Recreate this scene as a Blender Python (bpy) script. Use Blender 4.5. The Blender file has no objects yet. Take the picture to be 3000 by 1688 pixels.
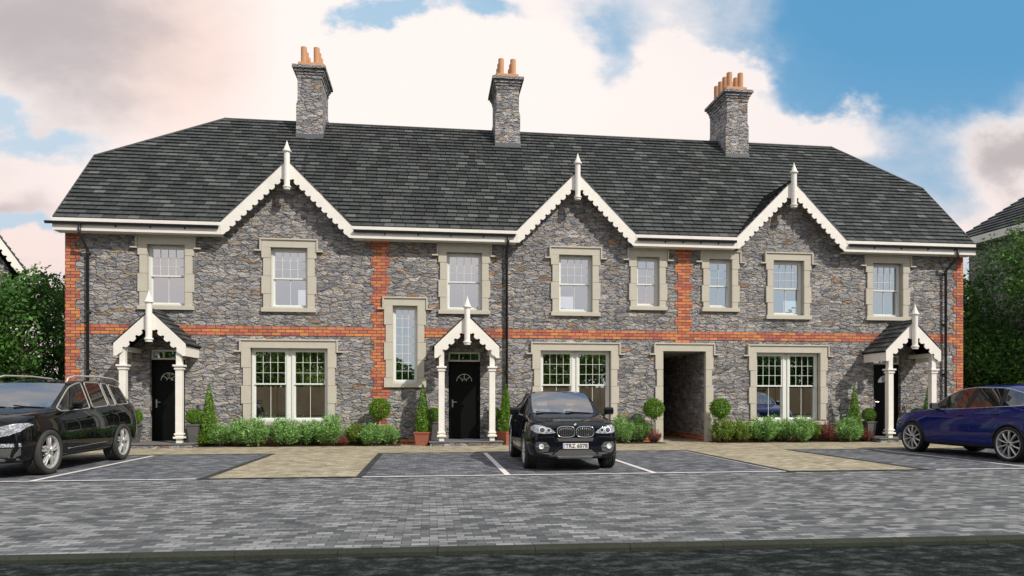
import bpy, bmesh, math, random
from math import sin, cos, pi, radians, sqrt, atan2
from mathutils import Vector, Matrix
from mathutils.bvhtree import BVHTree
random.seed(7)
S = bpy.context.scene
COL = S.collection

# ------------------------------------------------------------------ camera
cam_d = bpy.data.cameras.new('camera'); cam = bpy.data.objects.new('camera', cam_d); COL.objects.link(cam)
cam_d.sensor_width = 36; cam_d.lens = 24.0; cam_d.shift_y = 324/3000.0
cam_d.clip_start = .1; cam_d.clip_end = 2000
cam.location = (0, -21.3, 1.4); cam.rotation_euler = (radians(90), 0, -math.atan(242/2000))
S.camera = cam
S.view_settings.view_transform = 'Standard'; S.view_settings.look = 'None'
S.view_settings.exposure = 0.0; S.view_settings.gamma = 1.0
S.cycles.max_bounces = 7; S.cycles.transparent_max_bounces = 12
S.cycles.diffuse_bounces = 3; S.cycles.glossy_bounces = 4
S.cycles.caustics_reflective = False; S.cycles.caustics_refractive = False

# ------------------------------------------------------------------ node helper
class NT:
    def __init__(s, nt): s.nt = nt
    def n(s, kind, props=None, **ins):
        nd = s.nt.nodes.new(kind)
        for k, v in (props or {}).items(): setattr(nd, k, v)
        for k, v in ins.items():
            key = int(k[1:]) if k[0] == 'i' and k[1:].isdigit() else k.replace('_', ' ')
            s.set(nd.inputs[key], v)
        return nd
    def set(s, sock, v):
        if isinstance(v, bpy.types.NodeSocket): s.nt.links.new(v, sock)
        elif isinstance(v, bpy.types.Node): s.nt.links.new(v.outputs[0], sock)
        else:
            if hasattr(sock.default_value, '__len__') and len(sock.default_value) == 4 and len(v) == 3: v = (*v, 1)
            sock.default_value = v
    def m(s, op, a, b=0.0, c=0.0, clamp=False):
        return s.n('ShaderNodeMath', {'operation': op, 'use_clamp': clamp}, i0=a, i1=b, i2=c).outputs[0]
    def mix(s, f, a, b, bt='MIX'):
        nd = s.nt.nodes.new('ShaderNodeMix'); nd.data_type = 'RGBA'; nd.blend_type = bt
        s.set(nd.inputs[0], f); s.set(nd.inputs[6], a); s.set(nd.inputs[7], b); return nd.outputs[2]
    def ramp(s, f, stops, interp='LINEAR'):
        nd = s.nt.nodes.new('ShaderNodeValToRGB'); cr = nd.color_ramp; cr.interpolation = interp
        while len(cr.elements) > 1: cr.elements.remove(cr.elements[-1])
        cr.elements[0].position = stops[0][0]; cr.elements[0].color = (*stops[0][1], 1)
        for p, c in stops[1:]:
            e = cr.elements.new(p); e.color = (*c, 1)
        s.set(nd.inputs[0], f); return nd.outputs[0]
    def noise(s, vec, scale, detail=3, rough=.55, dist=0.0):
        nd = s.n('ShaderNodeTexNoise', Scale=scale, Detail=detail, Roughness=rough, Distortion=dist)
        if vec is not None: s.set(nd.inputs['Vector'], vec)
        return nd
    def comb(s, x, y, z): return s.n('ShaderNodeCombineXYZ', i0=x, i1=y, i2=z).outputs[0]
    def smooth(s, v, a, b):
        nd = s.n('ShaderNodeMapRange', {'interpolation_type': 'SMOOTHSTEP'}, i0=v, i1=a, i2=b, i3=0.0, i4=1.0); return nd.outputs[0]

# ------------------------------------------------------------------ world and sun
SUN_AZ, SUN_EL = radians(42), radians(40)       # azimuth measured from -Y towards +X
w = bpy.data.worlds.new('World'); S.world = w; w.use_nodes = True
W = NT(w.node_tree); w.node_tree.nodes.clear()
sky = W.n('ShaderNodeTexSky', {'sky_type': 'NISHITA', 'sun_disc': False, 'sun_elevation': SUN_EL, 'sun_rotation': pi - SUN_AZ,
                               'air_density': 1.0, 'dust_density': 1.0, 'ozone_density': 1.5})
tc = W.n('ShaderNodeTexCoord').outputs['Generated']
sep = W.n('ShaderNodeSeparateXYZ', i0=tc)
ax = W.m('MAXIMUM', W.m('ABSOLUTE', sep.outputs[1]), .22)
P = W.m('DIVIDE', sep.outputs[0], ax); Q = W.m('DIVIDE', sep.outputs[2], ax)
TH = math.atan(242/2000)
def pq(u, v):
    xc = (u-1500)/2000; zc = 1.0
    x = zc*sin(TH)+xc*cos(TH); y = zc*cos(TH)-xc*sin(TH); z = (1168-v)/2000
    return x/y, z/y
pv = W.comb(P, W.m('MULTIPLY', Q, 1.5), 0.0)
n1 = W.noise(pv, 3.4, 8, .56, .35).outputs[0]
nwarp = W.noise(pv, 5.0, 5, .6)
wv = W.n('ShaderNodeVectorMath', {'operation': 'SUBTRACT'}, i0=nwarp.outputs['Color'], i1=(.5, .5, .5))
sw = W.n('ShaderNodeSeparateXYZ', i0=wv)
PW = W.m('MULTIPLY_ADD', sw.outputs[0], .28, P); QW = W.m('MULTIPLY_ADD', sw.outputs[1], .2, Q)
def blob(u, v, ru, rv, amp, wp=True):
    p, q = pq(u, v); rp = ru/2000*1.05; rq = rv/2000*1.05
    a = W.m('DIVIDE', W.m('SUBTRACT', PW if wp else P, p), rp); b = W.m('DIVIDE', W.m('SUBTRACT', QW if wp else Q, q), rq)
    d = W.m('MULTIPLY_ADD', a, a, W.m('MULTIPLY', b, b))
    g = W.m('EXPONENT', W.m('MULTIPLY', d, -1.0))
    return W.m('MULTIPLY', g, amp)
def total(lst):
    t = None
    for l in lst:
        b = blob(*l); t = b if t is None else W.m('ADD', t, b)
    return t
dens = total([(1150, 260, 900, 420, .75), (300, 120, 700, 250, .5), (200, 520, 300, 80, .5), (2390, 375, 240, 62, 1.0), (2050, 165, 110, 50, 1.1),
              (2980, 480, 200, 140, .95), (110, 745, 170, 45, .75), (2010, 310, 230, 110, .5), (2900, 640, 200, 60, .5),
              (2600, 160, 600, 280, -.72), (1840, 190, 60, 90, -.35), (1080, 70, 100, 52, -1.25), (1190, 20, 80, 60, -.95), (1400, 15, 120, 48, -1.25), (1800, 60, 90, 70, -.35), (200, 385, 130, 50, -.72), (60, 380, 90, 35, -.55), (60, 672, 200, 36, -.95), (560, 420, 260, 60, .3)])
dens = W.m('ADD', W.m('ADD', dens, W.m('MULTIPLY', W.m('SUBTRACT', n1, .5), 1.1)), .12)
mask = W.smooth(dens, -.24, .50)
grey = W.smooth(W.m('ADD', total([(60, 60, 430, 260, 1.0), (60, 600, 190, 60, .55), (2990, 480, 190, 110, 1.0)]), W.m('MULTIPLY', W.m('SUBTRACT', n1, .5), .9)), .1, 1.0)
pink = W.smooth(W.m('SUBTRACT', .42, Q), -.05, .42)
glow = W.smooth(total([(1150, 260, 950, 480, 1.0)]), .05, .9)
cl = W.mix(pink, (.95, .88, .86), (.97, .72, .66))
cl = W.mix(glow, cl, (1.05, .945, .905))
cl = W.mix(W.smooth(blob(520, 150, 260, 330, 1.0, False), .2, 1.0), cl, (1.0, .80, .73))
cl = W.mix(W.m('MULTIPLY', grey, .85), cl, (.47, .42, .44))
blue = W.mix(W.smooth(Q, .02, .58), (.50, .71, .84), (.115, .39, .68))
skyc = W.mix(.22, blue, W.n('ShaderNodeVectorMath', {'operation': 'SCALE'}, i0=sky.outputs[0], Scale=.1).outputs[0])
skyc = W.mix(W.smooth(P, -.1, -.6), skyc, (.56, .68, .80))
skyc = W.mix(W.m('MULTIPLY', glow, .62), skyc, (.62, .78, .90))
allc = W.mix(mask, skyc, cl)
zn = W.noise(W.n('ShaderNodeVectorMath', {'operation': 'MULTIPLY'}, i0=tc, i1=(1, 1, 1.6)), 2.1, 7, .58, .5).outputs[0]
zcol = W.ramp(zn, [(.38, (.25, .42, .68)), (.47, (.55, .64, .78)), (.55, (.92, .82, .77)), (.70, (1.05, .95, .90))])
allc = W.mix(W.smooth(Q, .72, 1.3), allc, zcol)
bg = W.n('ShaderNodeBackground', Color=allc, Strength=1.0)
out = W.n('ShaderNodeOutputWorld'); W.nt.links.new(bg.outputs[0], out.inputs[0])

sd = bpy.data.lights.new('sun', 'SUN'); sd.energy = 3.9; sd.angle = radians(1.0); sd.color = (1, .93, .82)
sun = bpy.data.objects.new('sun', sd); COL.objects.link(sun)
dv = Vector((sin(SUN_AZ)*cos(SUN_EL), -cos(SUN_AZ)*cos(SUN_EL), sin(SUN_EL)))
sun.rotation_euler = dv.to_track_quat('Z', 'Y').to_euler(); sun.location = dv*40

# ------------------------------------------------------------------ materials
M = {}
def mat(name, build):
    m = bpy.data.materials.new(name); m.use_nodes = True; m.node_tree.nodes.clear(); n = NT(m.node_tree)
    o = n.n('ShaderNodeOutputMaterial'); sh = build(n); n.nt.links.new(sh.outputs[0], o.inputs[0]); M[name] = m
def pbr(n, col, rough=.6, bump=None, bd=.01, bs=1.0, **kw):
    p = n.n('ShaderNodeBsdfPrincipled', Base_Color=col, Roughness=rough)
    for k, v in kw.items(): n.set(p.inputs[k.replace('_', ' ')], v)
    if bump is not None:
        b = n.n('ShaderNodeBump', Height=bump, Distance=bd, Strength=bs); n.nt.links.new(b.outputs[0], p.inputs['Normal'])
    return p
def obco(n): return n.n('ShaderNodeTexCoord').outputs['Object']
def wallco(n, sx=1, sz=1):
    s = n.n('ShaderNodeSeparateXYZ', i0=obco(n))
    return n.comb(n.m('MULTIPLY', n.m('ADD', s.outputs[0], s.outputs[1]), sx), n.m('MULTIPLY', s.outputs[2], sz), 0.0)

def rubble(tone=1.0):
    def f(n):
        c = wallco(n)
        wn = n.noise(c, 2.2, 3, .6); wn2 = n.noise(c, 9.0, 3, .6)
        s = n.n('ShaderNodeSeparateXYZ', i0=c)
        a = n.n('ShaderNodeSeparateXYZ', i0=wn.outputs['Color']); b = n.n('ShaderNodeSeparateXYZ', i0=wn2.outputs['Color'])
        X = n.m('ADD', n.m('MULTIPLY_ADD', a.outputs[0], .5, s.outputs[0]), n.m('MULTIPLY', b.outputs[0], .22))
        Z = n.m('ADD', n.m('MULTIPLY_ADD', a.outputs[1], .24, s.outputs[1]), n.m('MULTIPLY', b.outputs[1], .13))
        vec = n.comb(X, n.m('MULTIPLY', Z, 2.75), 0.0)
        e2 = n.n('ShaderNodeTexVoronoi', {'voronoi_dimensions': '2D', 'feature': 'F2', 'distance': 'MINKOWSKI'}, Vector=vec, Scale=3.0, Randomness=.82, Exponent=3.2)
        v = n.n('ShaderNodeTexVoronoi', {'voronoi_dimensions': '2D', 'feature': 'F1', 'distance': 'MINKOWSKI'}, Vector=vec, Scale=3.0, Randomness=.82, Exponent=3.2)
        e = n.n('ShaderNodeMath', {'operation': 'SUBTRACT'}, i0=e2.outputs['Distance'], i1=v.outputs['Distance'])
        r = n.n('ShaderNodeSeparateColor', i0=v.outputs['Color'])
        col = n.ramp(r.outputs[0], [(0, (.30, .30, .32)), (.15, (.37, .36, .355)), (.35, (.43, .41, .395)), (.5, (.49, .465, .45)), (.65, (.39, .38, .385)), (.78, (.47, .435, .40)),
                                    (.92, (.55, .53, .51)), (.97, (.45, .38, .31)), (.992, (.42, .28, .20)), (1, (.39, .31, .20))])
        br = n.m('MULTIPLY_ADD', r.outputs[1], .36, .80)
        fine = n.noise(n.comb(n.m('MULTIPLY', s.outputs[0], 1.0), n.m('MULTIPLY', s.outputs[1], 2.0), 0.0), 13, 6, .68, .5).outputs[0]
        br = n.m('MULTIPLY', br, n.m('MULTIPLY_ADD', fine, 1.5, .27))
        patch = n.noise(c, 4.2, 4, .6).outputs['Color']
        tint = n.mix(n.smooth(n.noise(c, 5.5, 3, .6).outputs[0], .42, .62), (1.0, .95, .89), (.88, .95, 1.06))
        col = n.mix(1.0, col, n.comb(br, br, br), 'MULTIPLY'); col = n.mix(1.0, col, tint, 'MULTIPLY')
        jn = n.m('MULTIPLY_ADD', n.noise(c, 3.0, 2).outputs[0], .05, .004)
        joint = n.smooth(e.outputs[0], n.m('MULTIPLY', jn, .3), n.m('ADD', n.m('MULTIPLY', jn, 1.6), .05))
        jc = n.mix(n.smooth(n.noise(c, 6, 3).outputs[0], .42, .62), (.33, .33, .34), (.14, .145, .16))
        col = n.mix(joint, jc, col)
        big = n.noise(c, .7, 5, .65, .4).outputs[0]
        col = n.mix(1.0, col, n.ramp(big, [(.3, (tone*.95, tone*.95, tone*.955)), (.5, (tone*1.11, tone*1.105, tone*1.10)), (.72, (tone*1.24, tone*1.22, tone*1.19))]), 'MULTIPLY')
        tilt = n.m('MULTIPLY', n.m('SUBTRACT', r.outputs[2], .5), .5)
        led = n.noise(n.comb(n.m('MULTIPLY', s.outputs[0], 1.0), n.m('MULTIPLY', s.outputs[1], 2.5), 0.0), 3.4, 4, .6, .5).outputs[0]
        dk = n.smooth(led, .40, .50); col = n.mix(1.0, col, n.ramp(dk, [(0, (.72, .73, .77)), (1, (1.05, 1.05, 1.05))]), 'MULTIPLY')
        h = n.m('ADD', n.smooth(e.outputs[0], 0.0, .26), n.m('ADD', n.m('MULTIPLY', fine, 1.3), n.m('MULTIPLY_ADD', led, 2.2, tilt)))
        h = n.m('ADD', h, n.m('MULTIPLY', n.noise(c, 34, 3, .6).outputs[0], .25))
        return pbr(n, col, .9, h, .085, 1.0, Specular_IOR_Level=.2)
    return f
mat('rubble_stone', rubble(1.0)); mat('rubble_stone_chimney', rubble(1.1))
def brick(n):
    c = n.n('ShaderNodeVectorMath', {'operation': 'ADD'}, i0=wallco(n), i1=(0, -3.296, 0)).outputs[0]
    b = n.n('ShaderNodeTexBrick', {'offset': .5}, Vector=c, Color1=(.64, .26, .085), Color2=(.32, .10, .075), Mortar=(.055, .038, .04), Scale=1.0, Mortar_Size=.009, Mortar_Smooth=.3,
            Bias=0.0, Brick_Width=.27, Row_Height=.0953)
    b2 = n.n('ShaderNodeTexBrick', {'offset': .5}, Vector=c, Color1=(1.15, 1.1, 1.0), Color2=(.72, .70, .85), Mortar=(1, 1, 1), Scale=1.0, Mortar_Size=.006, Bias=.1, Brick_Width=.27, Row_Height=.0953)
    b2.offset_frequency = 2
    f = n.noise(c, 30, 4).outputs[0]
    col = n.mix(1.0, b.outputs[0], n.comb(n.m('MULTIPLY_ADD', f, .9, .55), n.m('MULTIPLY_ADD', f, .9, .55), n.m('MULTIPLY_ADD', f, .9, .55)), 'MULTIPLY')
    col = n.mix(n.smooth(n.noise(c, 5.0, 2).outputs[0], .45, .7), col, n.mix(1.0, col, (1.1, .75, 1.2), 'MULTIPLY'))
    h = n.m('ADD', n.m('SUBTRACT', 1.0, b.outputs[1]), n.m('MULTIPLY', f, .4))
    return pbr(n, col, .85, h, .012, .8)
mat('brick', brick)
def slate(n):
    g = n.n('ShaderNodeNewGeometry').outputs['Random Per Island']
    c = obco(n)
    base = n.ramp(g, [(0, (.038, .042, .042)), (.35, (.052, .058, .058)), (.7, (.068, .075, .075)), (.9, (.088, .096, .095)), (1, (.125, .135, .132))])
    f = n.noise(c, 16, 5, .65).outputs[0]; k = n.m('MULTIPLY_ADD', f, .9, .55)
    return pbr(n, n.mix(1.0, base, n.comb(k, k, k), 'MULTIPLY'), .62, f, .006, .7, Specular_IOR_Level=.28)
mat('slate', slate)
def simple(col, rough=.5, bumpscale=None, bd=.003, var=.12, **kw):
    def f(n):
        if bumpscale is None: return pbr(n, col, rough, **kw)
        c = obco(n); ns = n.noise(c, bumpscale, 5, .6).outputs[0]; lo = n.noise(c, bumpscale/14, 3).outputs[0]
        k = n.m('ADD', n.m('MULTIPLY', ns, var*1.2), n.m('MULTIPLY_ADD', lo, var*1.2, 1-var*1.2))
        return pbr(n, n.mix(1.0, col, n.comb(k, k, k), 'MULTIPLY'), rough, ns, bd, .8, **kw)
    return f
mat('roof_deck', simple((.02, .022, .024), .8))
mat('cast_stone', simple((.51, .48, .405), .85, 60, .003, .16))
mat('white_paint', simple((.80, .775, .72), .6, 38, .005, .2))
mat('window_paint', simple((.72, .74, .70), .45, 30, .001, .08))
mat('door_paint', simple((.004, .0045, .0045), .5, 25, .0008, .2, Specular_IOR_Level=.12))
mat('black_plastic', simple((.016, .018, .020), .38, 20, .001, .2))
mat('interior', simple((.10, .09, .075), .9))
mat('lead', simple((.10, .11, .12), .6, 20, .003, .2))
mat('terracotta_pot', simple((.55, .29, .155), .8, 18, .003, .2))
mat('chrome', simple((.62, .63, .64), .18, Metallic=1.0))
mat('steel', simple((.55, .55, .53), .3, Metallic=1.0))
mat('concrete_step', simple((.14, .145, .15), .85, 22, .006, .3))
mat('kerb', simple((.038, .043, .034), .95, 26, .01, .6, Specular_IOR_Level=.1))
mat('terracotta', simple((.34, .11, .065), .85, 30, .004, .3))
mat('granite', simple((.10, .10, .10), .8, 60, .006, .5))
mat('soil', simple((.045, .032, .022), 1.0, 25, .03, .5))
mat('bark', simple((.13, .10, .07), .95, 25, .01, .5))
mat('white_bark', simple((.40, .36, .28), .9, 25, .004, .4))
mat('turf', simple((.030, .050, .015), 1.0, 6, .03, .6))
mat('fence_wood', simple((.46, .32, .18), .85, 12, .006, .5))
mat('line_paint', lambda n: pbr(n, n.mix(n.smooth(n.noise(obco(n), 14, 5, .7).outputs[0], .30, .42), (.30, .29, .29), (.72, .69, .68)), .8, n.noise(obco(n), 40, 3).outputs[0], .003))
def glass(ref, dark=(.55, .58, .58), tint=(.86, .92, .94), rough=.0, wob=.0):
    def f(n):
        gl = n.n('ShaderNodeBsdfGlossy', Color=tint, Roughness=rough)
        if wob: n.nt.links.new(n.n('ShaderNodeBump', Height=n.noise(obco(n), 2.2, 2).outputs[0], Distance=wob).outputs[0], gl.inputs['Normal'])
        tr = n.n('ShaderNodeBsdfTransparent', Color=dark)
        return n.n('ShaderNodeMixShader', i0=ref, i1=tr, i2=gl)
    return f
mat('window_glass', glass(.60, (.88, .9, .9), (.88, .96, 1.0)))
mat('door_glass', glass(.35, (.25, .3, .27)))
mat('seat_leather', simple((.42, .33, .27), .7, 20, .004, .2))
mat('windscreen', lambda n: n.n('ShaderNodeMixShader', i0=.40, i1=n.n('ShaderNodeBsdfTransparent', Color=(.88, .9, .92)), i2=n.n('ShaderNodeBsdfGlossy', Color=(.9, .92, .95), Roughness=.02)))
mat('tinted_glass', lambda n: n.n('ShaderNodeMixShader', i0=.16, i1=n.n('ShaderNodeBsdfDiffuse', Color=(.012, .012, .013)), i2=n.n('ShaderNodeBsdfGlossy', Color=(.9, .92, .95), Roughness=.01)))
def carpaint(col):
    return lambda n: pbr(n, col, .5, Coat_Weight=.85, Coat_Roughness=.01, Specular_IOR_Level=.0)
mat('paint_black', carpaint((.004, .005, .006))); mat('paint_navy_black', carpaint((.004, .006, .010))); mat('paint_blue', carpaint((.008, .014, .125)))
mat('rubber', simple((.035, .034, .032), .8, 60, .002, .3))
mat('black_rubber', simple((.010, .010, .011), .75, 60, .002, .3))
mat('alloy', simple((.62, .62, .61), .32, Metallic=.55))
mat('satin_trim', simple((.30, .29, .27), .45, 40, .001, .1))
mat('trim_grey', simple((.075, .077, .075), .6, 50, .001, .15))
mat('trim_black', simple((.008, .008, .009), .5))
mat('wheel_well', simple((.006, .006, .006), .9))
mat('mesh_grille', lambda n: pbr(n, n.mix(n.n('ShaderNodeTexChecker', Vector=obco(n), Scale=85, Color1=(1, 1, 1), Color2=(0, 0, 0)).outputs[1], (.006, .006, .006), (.15, .15, .145)), .5))
def lens(n):
    f = n.n('ShaderNodeTexVoronoi', Vector=obco(n), Scale=28)
    col = n.ramp(f.outputs[0], [(0, (.75, .8, .88)), (.35, (.42, .45, .50)), (.7, (.16, .17, .19)), (1, (.6, .62, .66))])
    return pbr(n, col, .12, f.outputs[0], .006, Coat_Weight=1.0)
mat('headlight_lens', lens)
mat('light_ring', simple((.75, .78, .82), .15, Coat_Weight=1.0))
mat('lamp_dark', simple((.05, .055, .07), .1, Coat_Weight=1.0))
mat('red_lens', simple((.35, .01, .012), .15, Coat_Weight=1.0))
mat('amber_lens', simple((.5, .3, .02), .2))
mat('plate_white', simple((.78, .76, .74), .4)); mat('plate_blue', simple((.42, .42, .72), .4)); mat('ink', simple((.01, .01, .01), .5))
def leaf(c1, c2, c3, trans=.35):
    def f(n):
        g = n.n('ShaderNodeNewGeometry').outputs['Random Per Island']
        col = n.ramp(g, [(0, c1), (.55, c2), (1, c3)])
        d = n.n('ShaderNodeBsdfPrincipled', Base_Color=col, Roughness=.55, Specular_IOR_Level=.3)
        t = n.n('ShaderNodeBsdfTranslucent', Color=col)
        return n.n('ShaderNodeMixShader', i0=trans, i1=d, i2=t)
    return f
mat('leaf_hedge', leaf((0.031, 0.085, 0.017), (0.060, 0.162, 0.027), (0.128, 0.289, 0.051)))
mat('leaf_tree', leaf((0.034, 0.085, 0.017), (0.068, 0.170, 0.031), (0.145, 0.289, 0.060)))
mat('leaf_box', leaf((0.069, 0.163, 0.015), (0.138, 0.288, 0.025), (0.250, 0.450, 0.050)))
mat('leaf_shrub', leaf((0.127, 0.256, 0.077), (0.256, 0.477, 0.145), (0.460, 0.715, 0.256)))
mat('leaf_yellow', leaf((.13, .19, .02), (.24, .30, .04), (.42, .42, .07)))
mat('leaf_red', leaf((0.140, 0.031, 0.031), (0.312, 0.086, 0.078), (0.530, 0.203, 0.156)))
mat('leaf_olive', leaf((0.118, 0.202, 0.034), (0.218, 0.336, 0.059), (0.403, 0.538, 0.118)))

def pavers(stops, bw=.18, rh=.095, mortar=(.05, .05, .05), rot=False, big=.16):
    def f(n):
        s = n.n('ShaderNodeSeparateXYZ', i0=obco(n))
        c = n.comb(s.outputs[1], s.outputs[0], 0.0) if rot else n.comb(s.outputs[0], s.outputs[1], 0.0)
        b = n.n('ShaderNodeTexBrick', {'offset': .5}, Vector=c, Color1=(0, 0, 0), Color2=(1, 1, 1), Mortar=(.5, .5, .5), Scale=1.0, Mortar_Size=.005, Mortar_Smooth=.3, Bias=0.0, Brick_Width=bw, Row_Height=rh)
        r = n.n('ShaderNodeSeparateColor', i0=b.outputs[0]).outputs[0]
        f1 = n.noise(c, 45, 4, .6).outputs[0]; lo = n.noise(c, .55, 5, .65).outputs[0]
        v = n.m('ADD', n.m('MULTIPLY', r, 1-big), n.m('MULTIPLY', n.m('ADD', n.m('MULTIPLY', lo, 1.3), -.15), big))
        col = n.ramp(v, stops)
        k = n.m('MULTIPLY_ADD', f1, .7, .65)
        col = n.mix(1.0, col, n.comb(k, k, k), 'MULTIPLY')
        st = n.m('MULTIPLY_ADD', n.smooth(n.noise(c, 1.7, 5, .7, .6).outputs[0], .35, .6), .25, .75)
        col = n.mix(1.0, col, n.comb(st, st, st), 'MULTIPLY')
        oil = n.smooth(n.noise(c, .9, 6, .7, 1.2).outputs[0], .56, .74)
        col = n.mix(n.m('MULTIPLY', oil, .35), col, (.04, .042, .042))
        col = n.mix(b.outputs[1], col, mortar)
        h = n.m('ADD', n.m('MULTIPLY', n.m('SUBTRACT', 1.0, b.outputs[1]), 1.0), n.m('ADD', n.m('MULTIPLY', f1, .35), n.m('MULTIPLY', r, .5)))
        return pbr(n, col, .82, h, .006, .7, Specular_IOR_Level=.3)
    return f
mat('pavers_drive', pavers([(0, (.062, .068, .074)), (.35, (.128, .135, .141)), (.65, (.205, .212, .217)), (1, (.35, .357, .36))]))
mat('pavers_bay', pavers([(0, (.060, .068, .080)), (.4, (.11, .12, .138)), (.75, (.18, .19, .21)), (1, (.31, .315, .33))]))
mat('pavers_beige', pavers([(0, (.24, .205, .135)), (.4, (.36, .315, .22)), (.75, (.46, .41, .30)), (1, (.56, .50, .38))], mortar=(.16, .14, .09)))
mat('pavers_border', pavers([(0, (.020, .026, .026)), (.5, (.040, .048, .046)), (1, (.065, .075, .072))]))
mat('asphalt', lambda n: pbr(n, n.mix(1.0, n.ramp(n.noise(n.n('ShaderNodeVectorMath', {'operation': 'MULTIPLY'}, i0=obco(n), i1=(1, 1.6, 1)), 5, 8, .8).outputs[0], [(.36, (.006, .008, .008)), (.5, (.020, .026, .025)), (.62, (.085, .098, .095))]),
                                  n.ramp(n.noise(obco(n), 90, 2).outputs[0], [(.3, (.5, .5, .5)), (.7, (1.4, 1.4, 1.4))]), 'MULTIPLY'), 1.0, n.noise(obco(n), 60, 5, .8).outputs[0], .012, Specular_IOR_Level=.08))

# ------------------------------------------------------------------ mesh helpers
class MB:
    def __init__(s): s.v = []; s.f = []; s.mi = []; s.cur = 0
    def add(s, vs, fs):
        o = len(s.v); s.v += [tuple(v) for v in vs]; s.f += [tuple(o+i for i in f) for f in fs]; s.mi += [s.cur]*len(fs); return s
    def box(s, x0, x1, y0, y1, z0, z1):
        return s.add([(x0, y0, z0), (x1, y0, z0), (x1, y1, z0), (x0, y1, z0), (x0, y0, z1), (x1, y0, z1), (x1, y1, z1), (x0, y1, z1)],
                     [(0, 3, 2, 1), (4, 5, 6, 7), (0, 1, 5, 4), (1, 2, 6, 5), (2, 3, 7, 6), (3, 0, 4, 7)])
    def prism(s, poly, y0, y1):                                   # poly in (x, z), extruded along y
        n = len(poly)
        vs = [(x, y0, z) for x, z in poly]+[(x, y1, z) for x, z in poly]
        return s.add(vs, [tuple(range(n)), tuple(range(2*n-1, n-1, -1))]+[(i, i+n, (i+1) % n+n, (i+1) % n) for i in range(n)])
    def prism_x(s, poly, x0, x1):                                 # poly in (y, z)
        n = len(poly)
        vs = [(x0, y, z) for y, z in poly]+[(x1, y, z) for y, z in poly]
        return s.add(vs, [tuple(range(n-1, -1, -1)), tuple(range(n, 2*n))]+[(i, (i+1) % n, (i+1) % n+n, i+n) for i in range(n)])
    def tube(s, pts, r, seg=8, cap=True):
        pts = [Vector(p) for p in pts]; rs = r if isinstance(r, (list, tuple)) else [r]*len(pts)
        rings = []
        for i, p in enumerate(pts):
            d = (pts[min(i+1, len(pts)-1)]-pts[max(i-1, 0)]).normalized()
            up = Vector((0, 0, 1)) if abs(d.z) < .9 else Vector((0, 1, 0))
            a = d.cross(up).normalized(); b = a.cross(d)
            rings.append([p+(a*cos(2*pi*k/seg)+b*sin(2*pi*k/seg))*rs[i] for k in range(seg)])
        vs = [v for rg in rings for v in rg]; fs = []
        for i in range(len(pts)-1):
            for k in range(seg):
                fs.append((i*seg+k, (i+1)*seg+k, (i+1)*seg+(k+1) % seg, i*seg+(k+1) % seg))
        if cap: fs += [tuple(range(seg)), tuple(range(len(vs)-1, len(vs)-seg-1, -1))]
        return s.add(vs, fs)
    def lathe(s, prof, c=(0, 0, 0), seg=16, axis='z'):            # prof list of (r, h)
        vs = []; fs = []
        for r, h in prof:
            for k in range(seg):
                a = 2*pi*k/seg
                if axis == 'z': vs.append((c[0]+r*cos(a), c[1]+r*sin(a), c[2]+h))
                else: vs.append((c[0]+r*cos(a), c[1]+h, c[2]+r*sin(a)))
        for i in range(len(prof)-1):
            for k in range(seg):
                f = (i*seg+k, i*seg+(k+1) % seg, (i+1)*seg+(k+1) % seg, (i+1)*seg+k)
                fs.append(f if axis == 'z' else f[::-1])
        return s.add(vs, fs)
    def build(s, name, m, parent=None, smooth=False, loc=None):
        me = bpy.data.meshes.new(name); me.from_pydata(s.v, [], s.f)
        for mm in (m if isinstance(m, (list, tuple)) else [m]): me.materials.append(M[mm])
        if isinstance(m, (list, tuple)): me.polygons.foreach_set('material_index', s.mi)
        if smooth: me.polygons.foreach_set('use_smooth', [True]*len(s.f))
        me.update()
        return link(me, name, parent, loc)
def link(me, name, parent=None, loc=None):
    o = bpy.data.objects.new(name, me); COL.objects.link(o)
    if parent: o.parent = parent
    if loc: o.location = loc
    return o
def empty(name, loc=(0, 0, 0), rz=0, label=None, cat=None, group=None):
    o = bpy.data.objects.new(name, None); COL.objects.link(o); o.location = loc; o.rotation_euler = (0, 0, rz); o.empty_display_size = .2
    tag(o, label, cat, group); return o
def tag(o, label=None, cat=None, group=None, kind=None):
    for k, v in (('label', label), ('category', cat), ('group', group), ('kind', kind)):
        if v: o[k] = v
    return o
def bevel(o, wdt=.006, seg=2):
    md = o.modifiers.new('bevel', 'BEVEL'); md.width = wdt; md.segments = seg; md.limit_method = 'ANGLE'; return o
def clip(poly, a, b, c):                                          # keep a*s+b*t+c >= 0
    out = []
    for i in range(len(poly)):
        p, q = poly[i], poly[(i+1) % len(poly)]
        dp = a*p[0]+b*p[1]+c; dq = a*q[0]+b*q[1]+c
        if dp >= 0: out.append(p)
        if dp*dq < 0:
            t = dp/(dp-dq); out.append((p[0]+(q[0]-p[0])*t, p[1]+(q[1]-p[1])*t))
    return out
def area(p): return abs(sum(p[i][0]*p[(i+1) % len(p)][1]-p[(i+1) % len(p)][0]*p[i][1] for i in range(len(p))))/2
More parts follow.
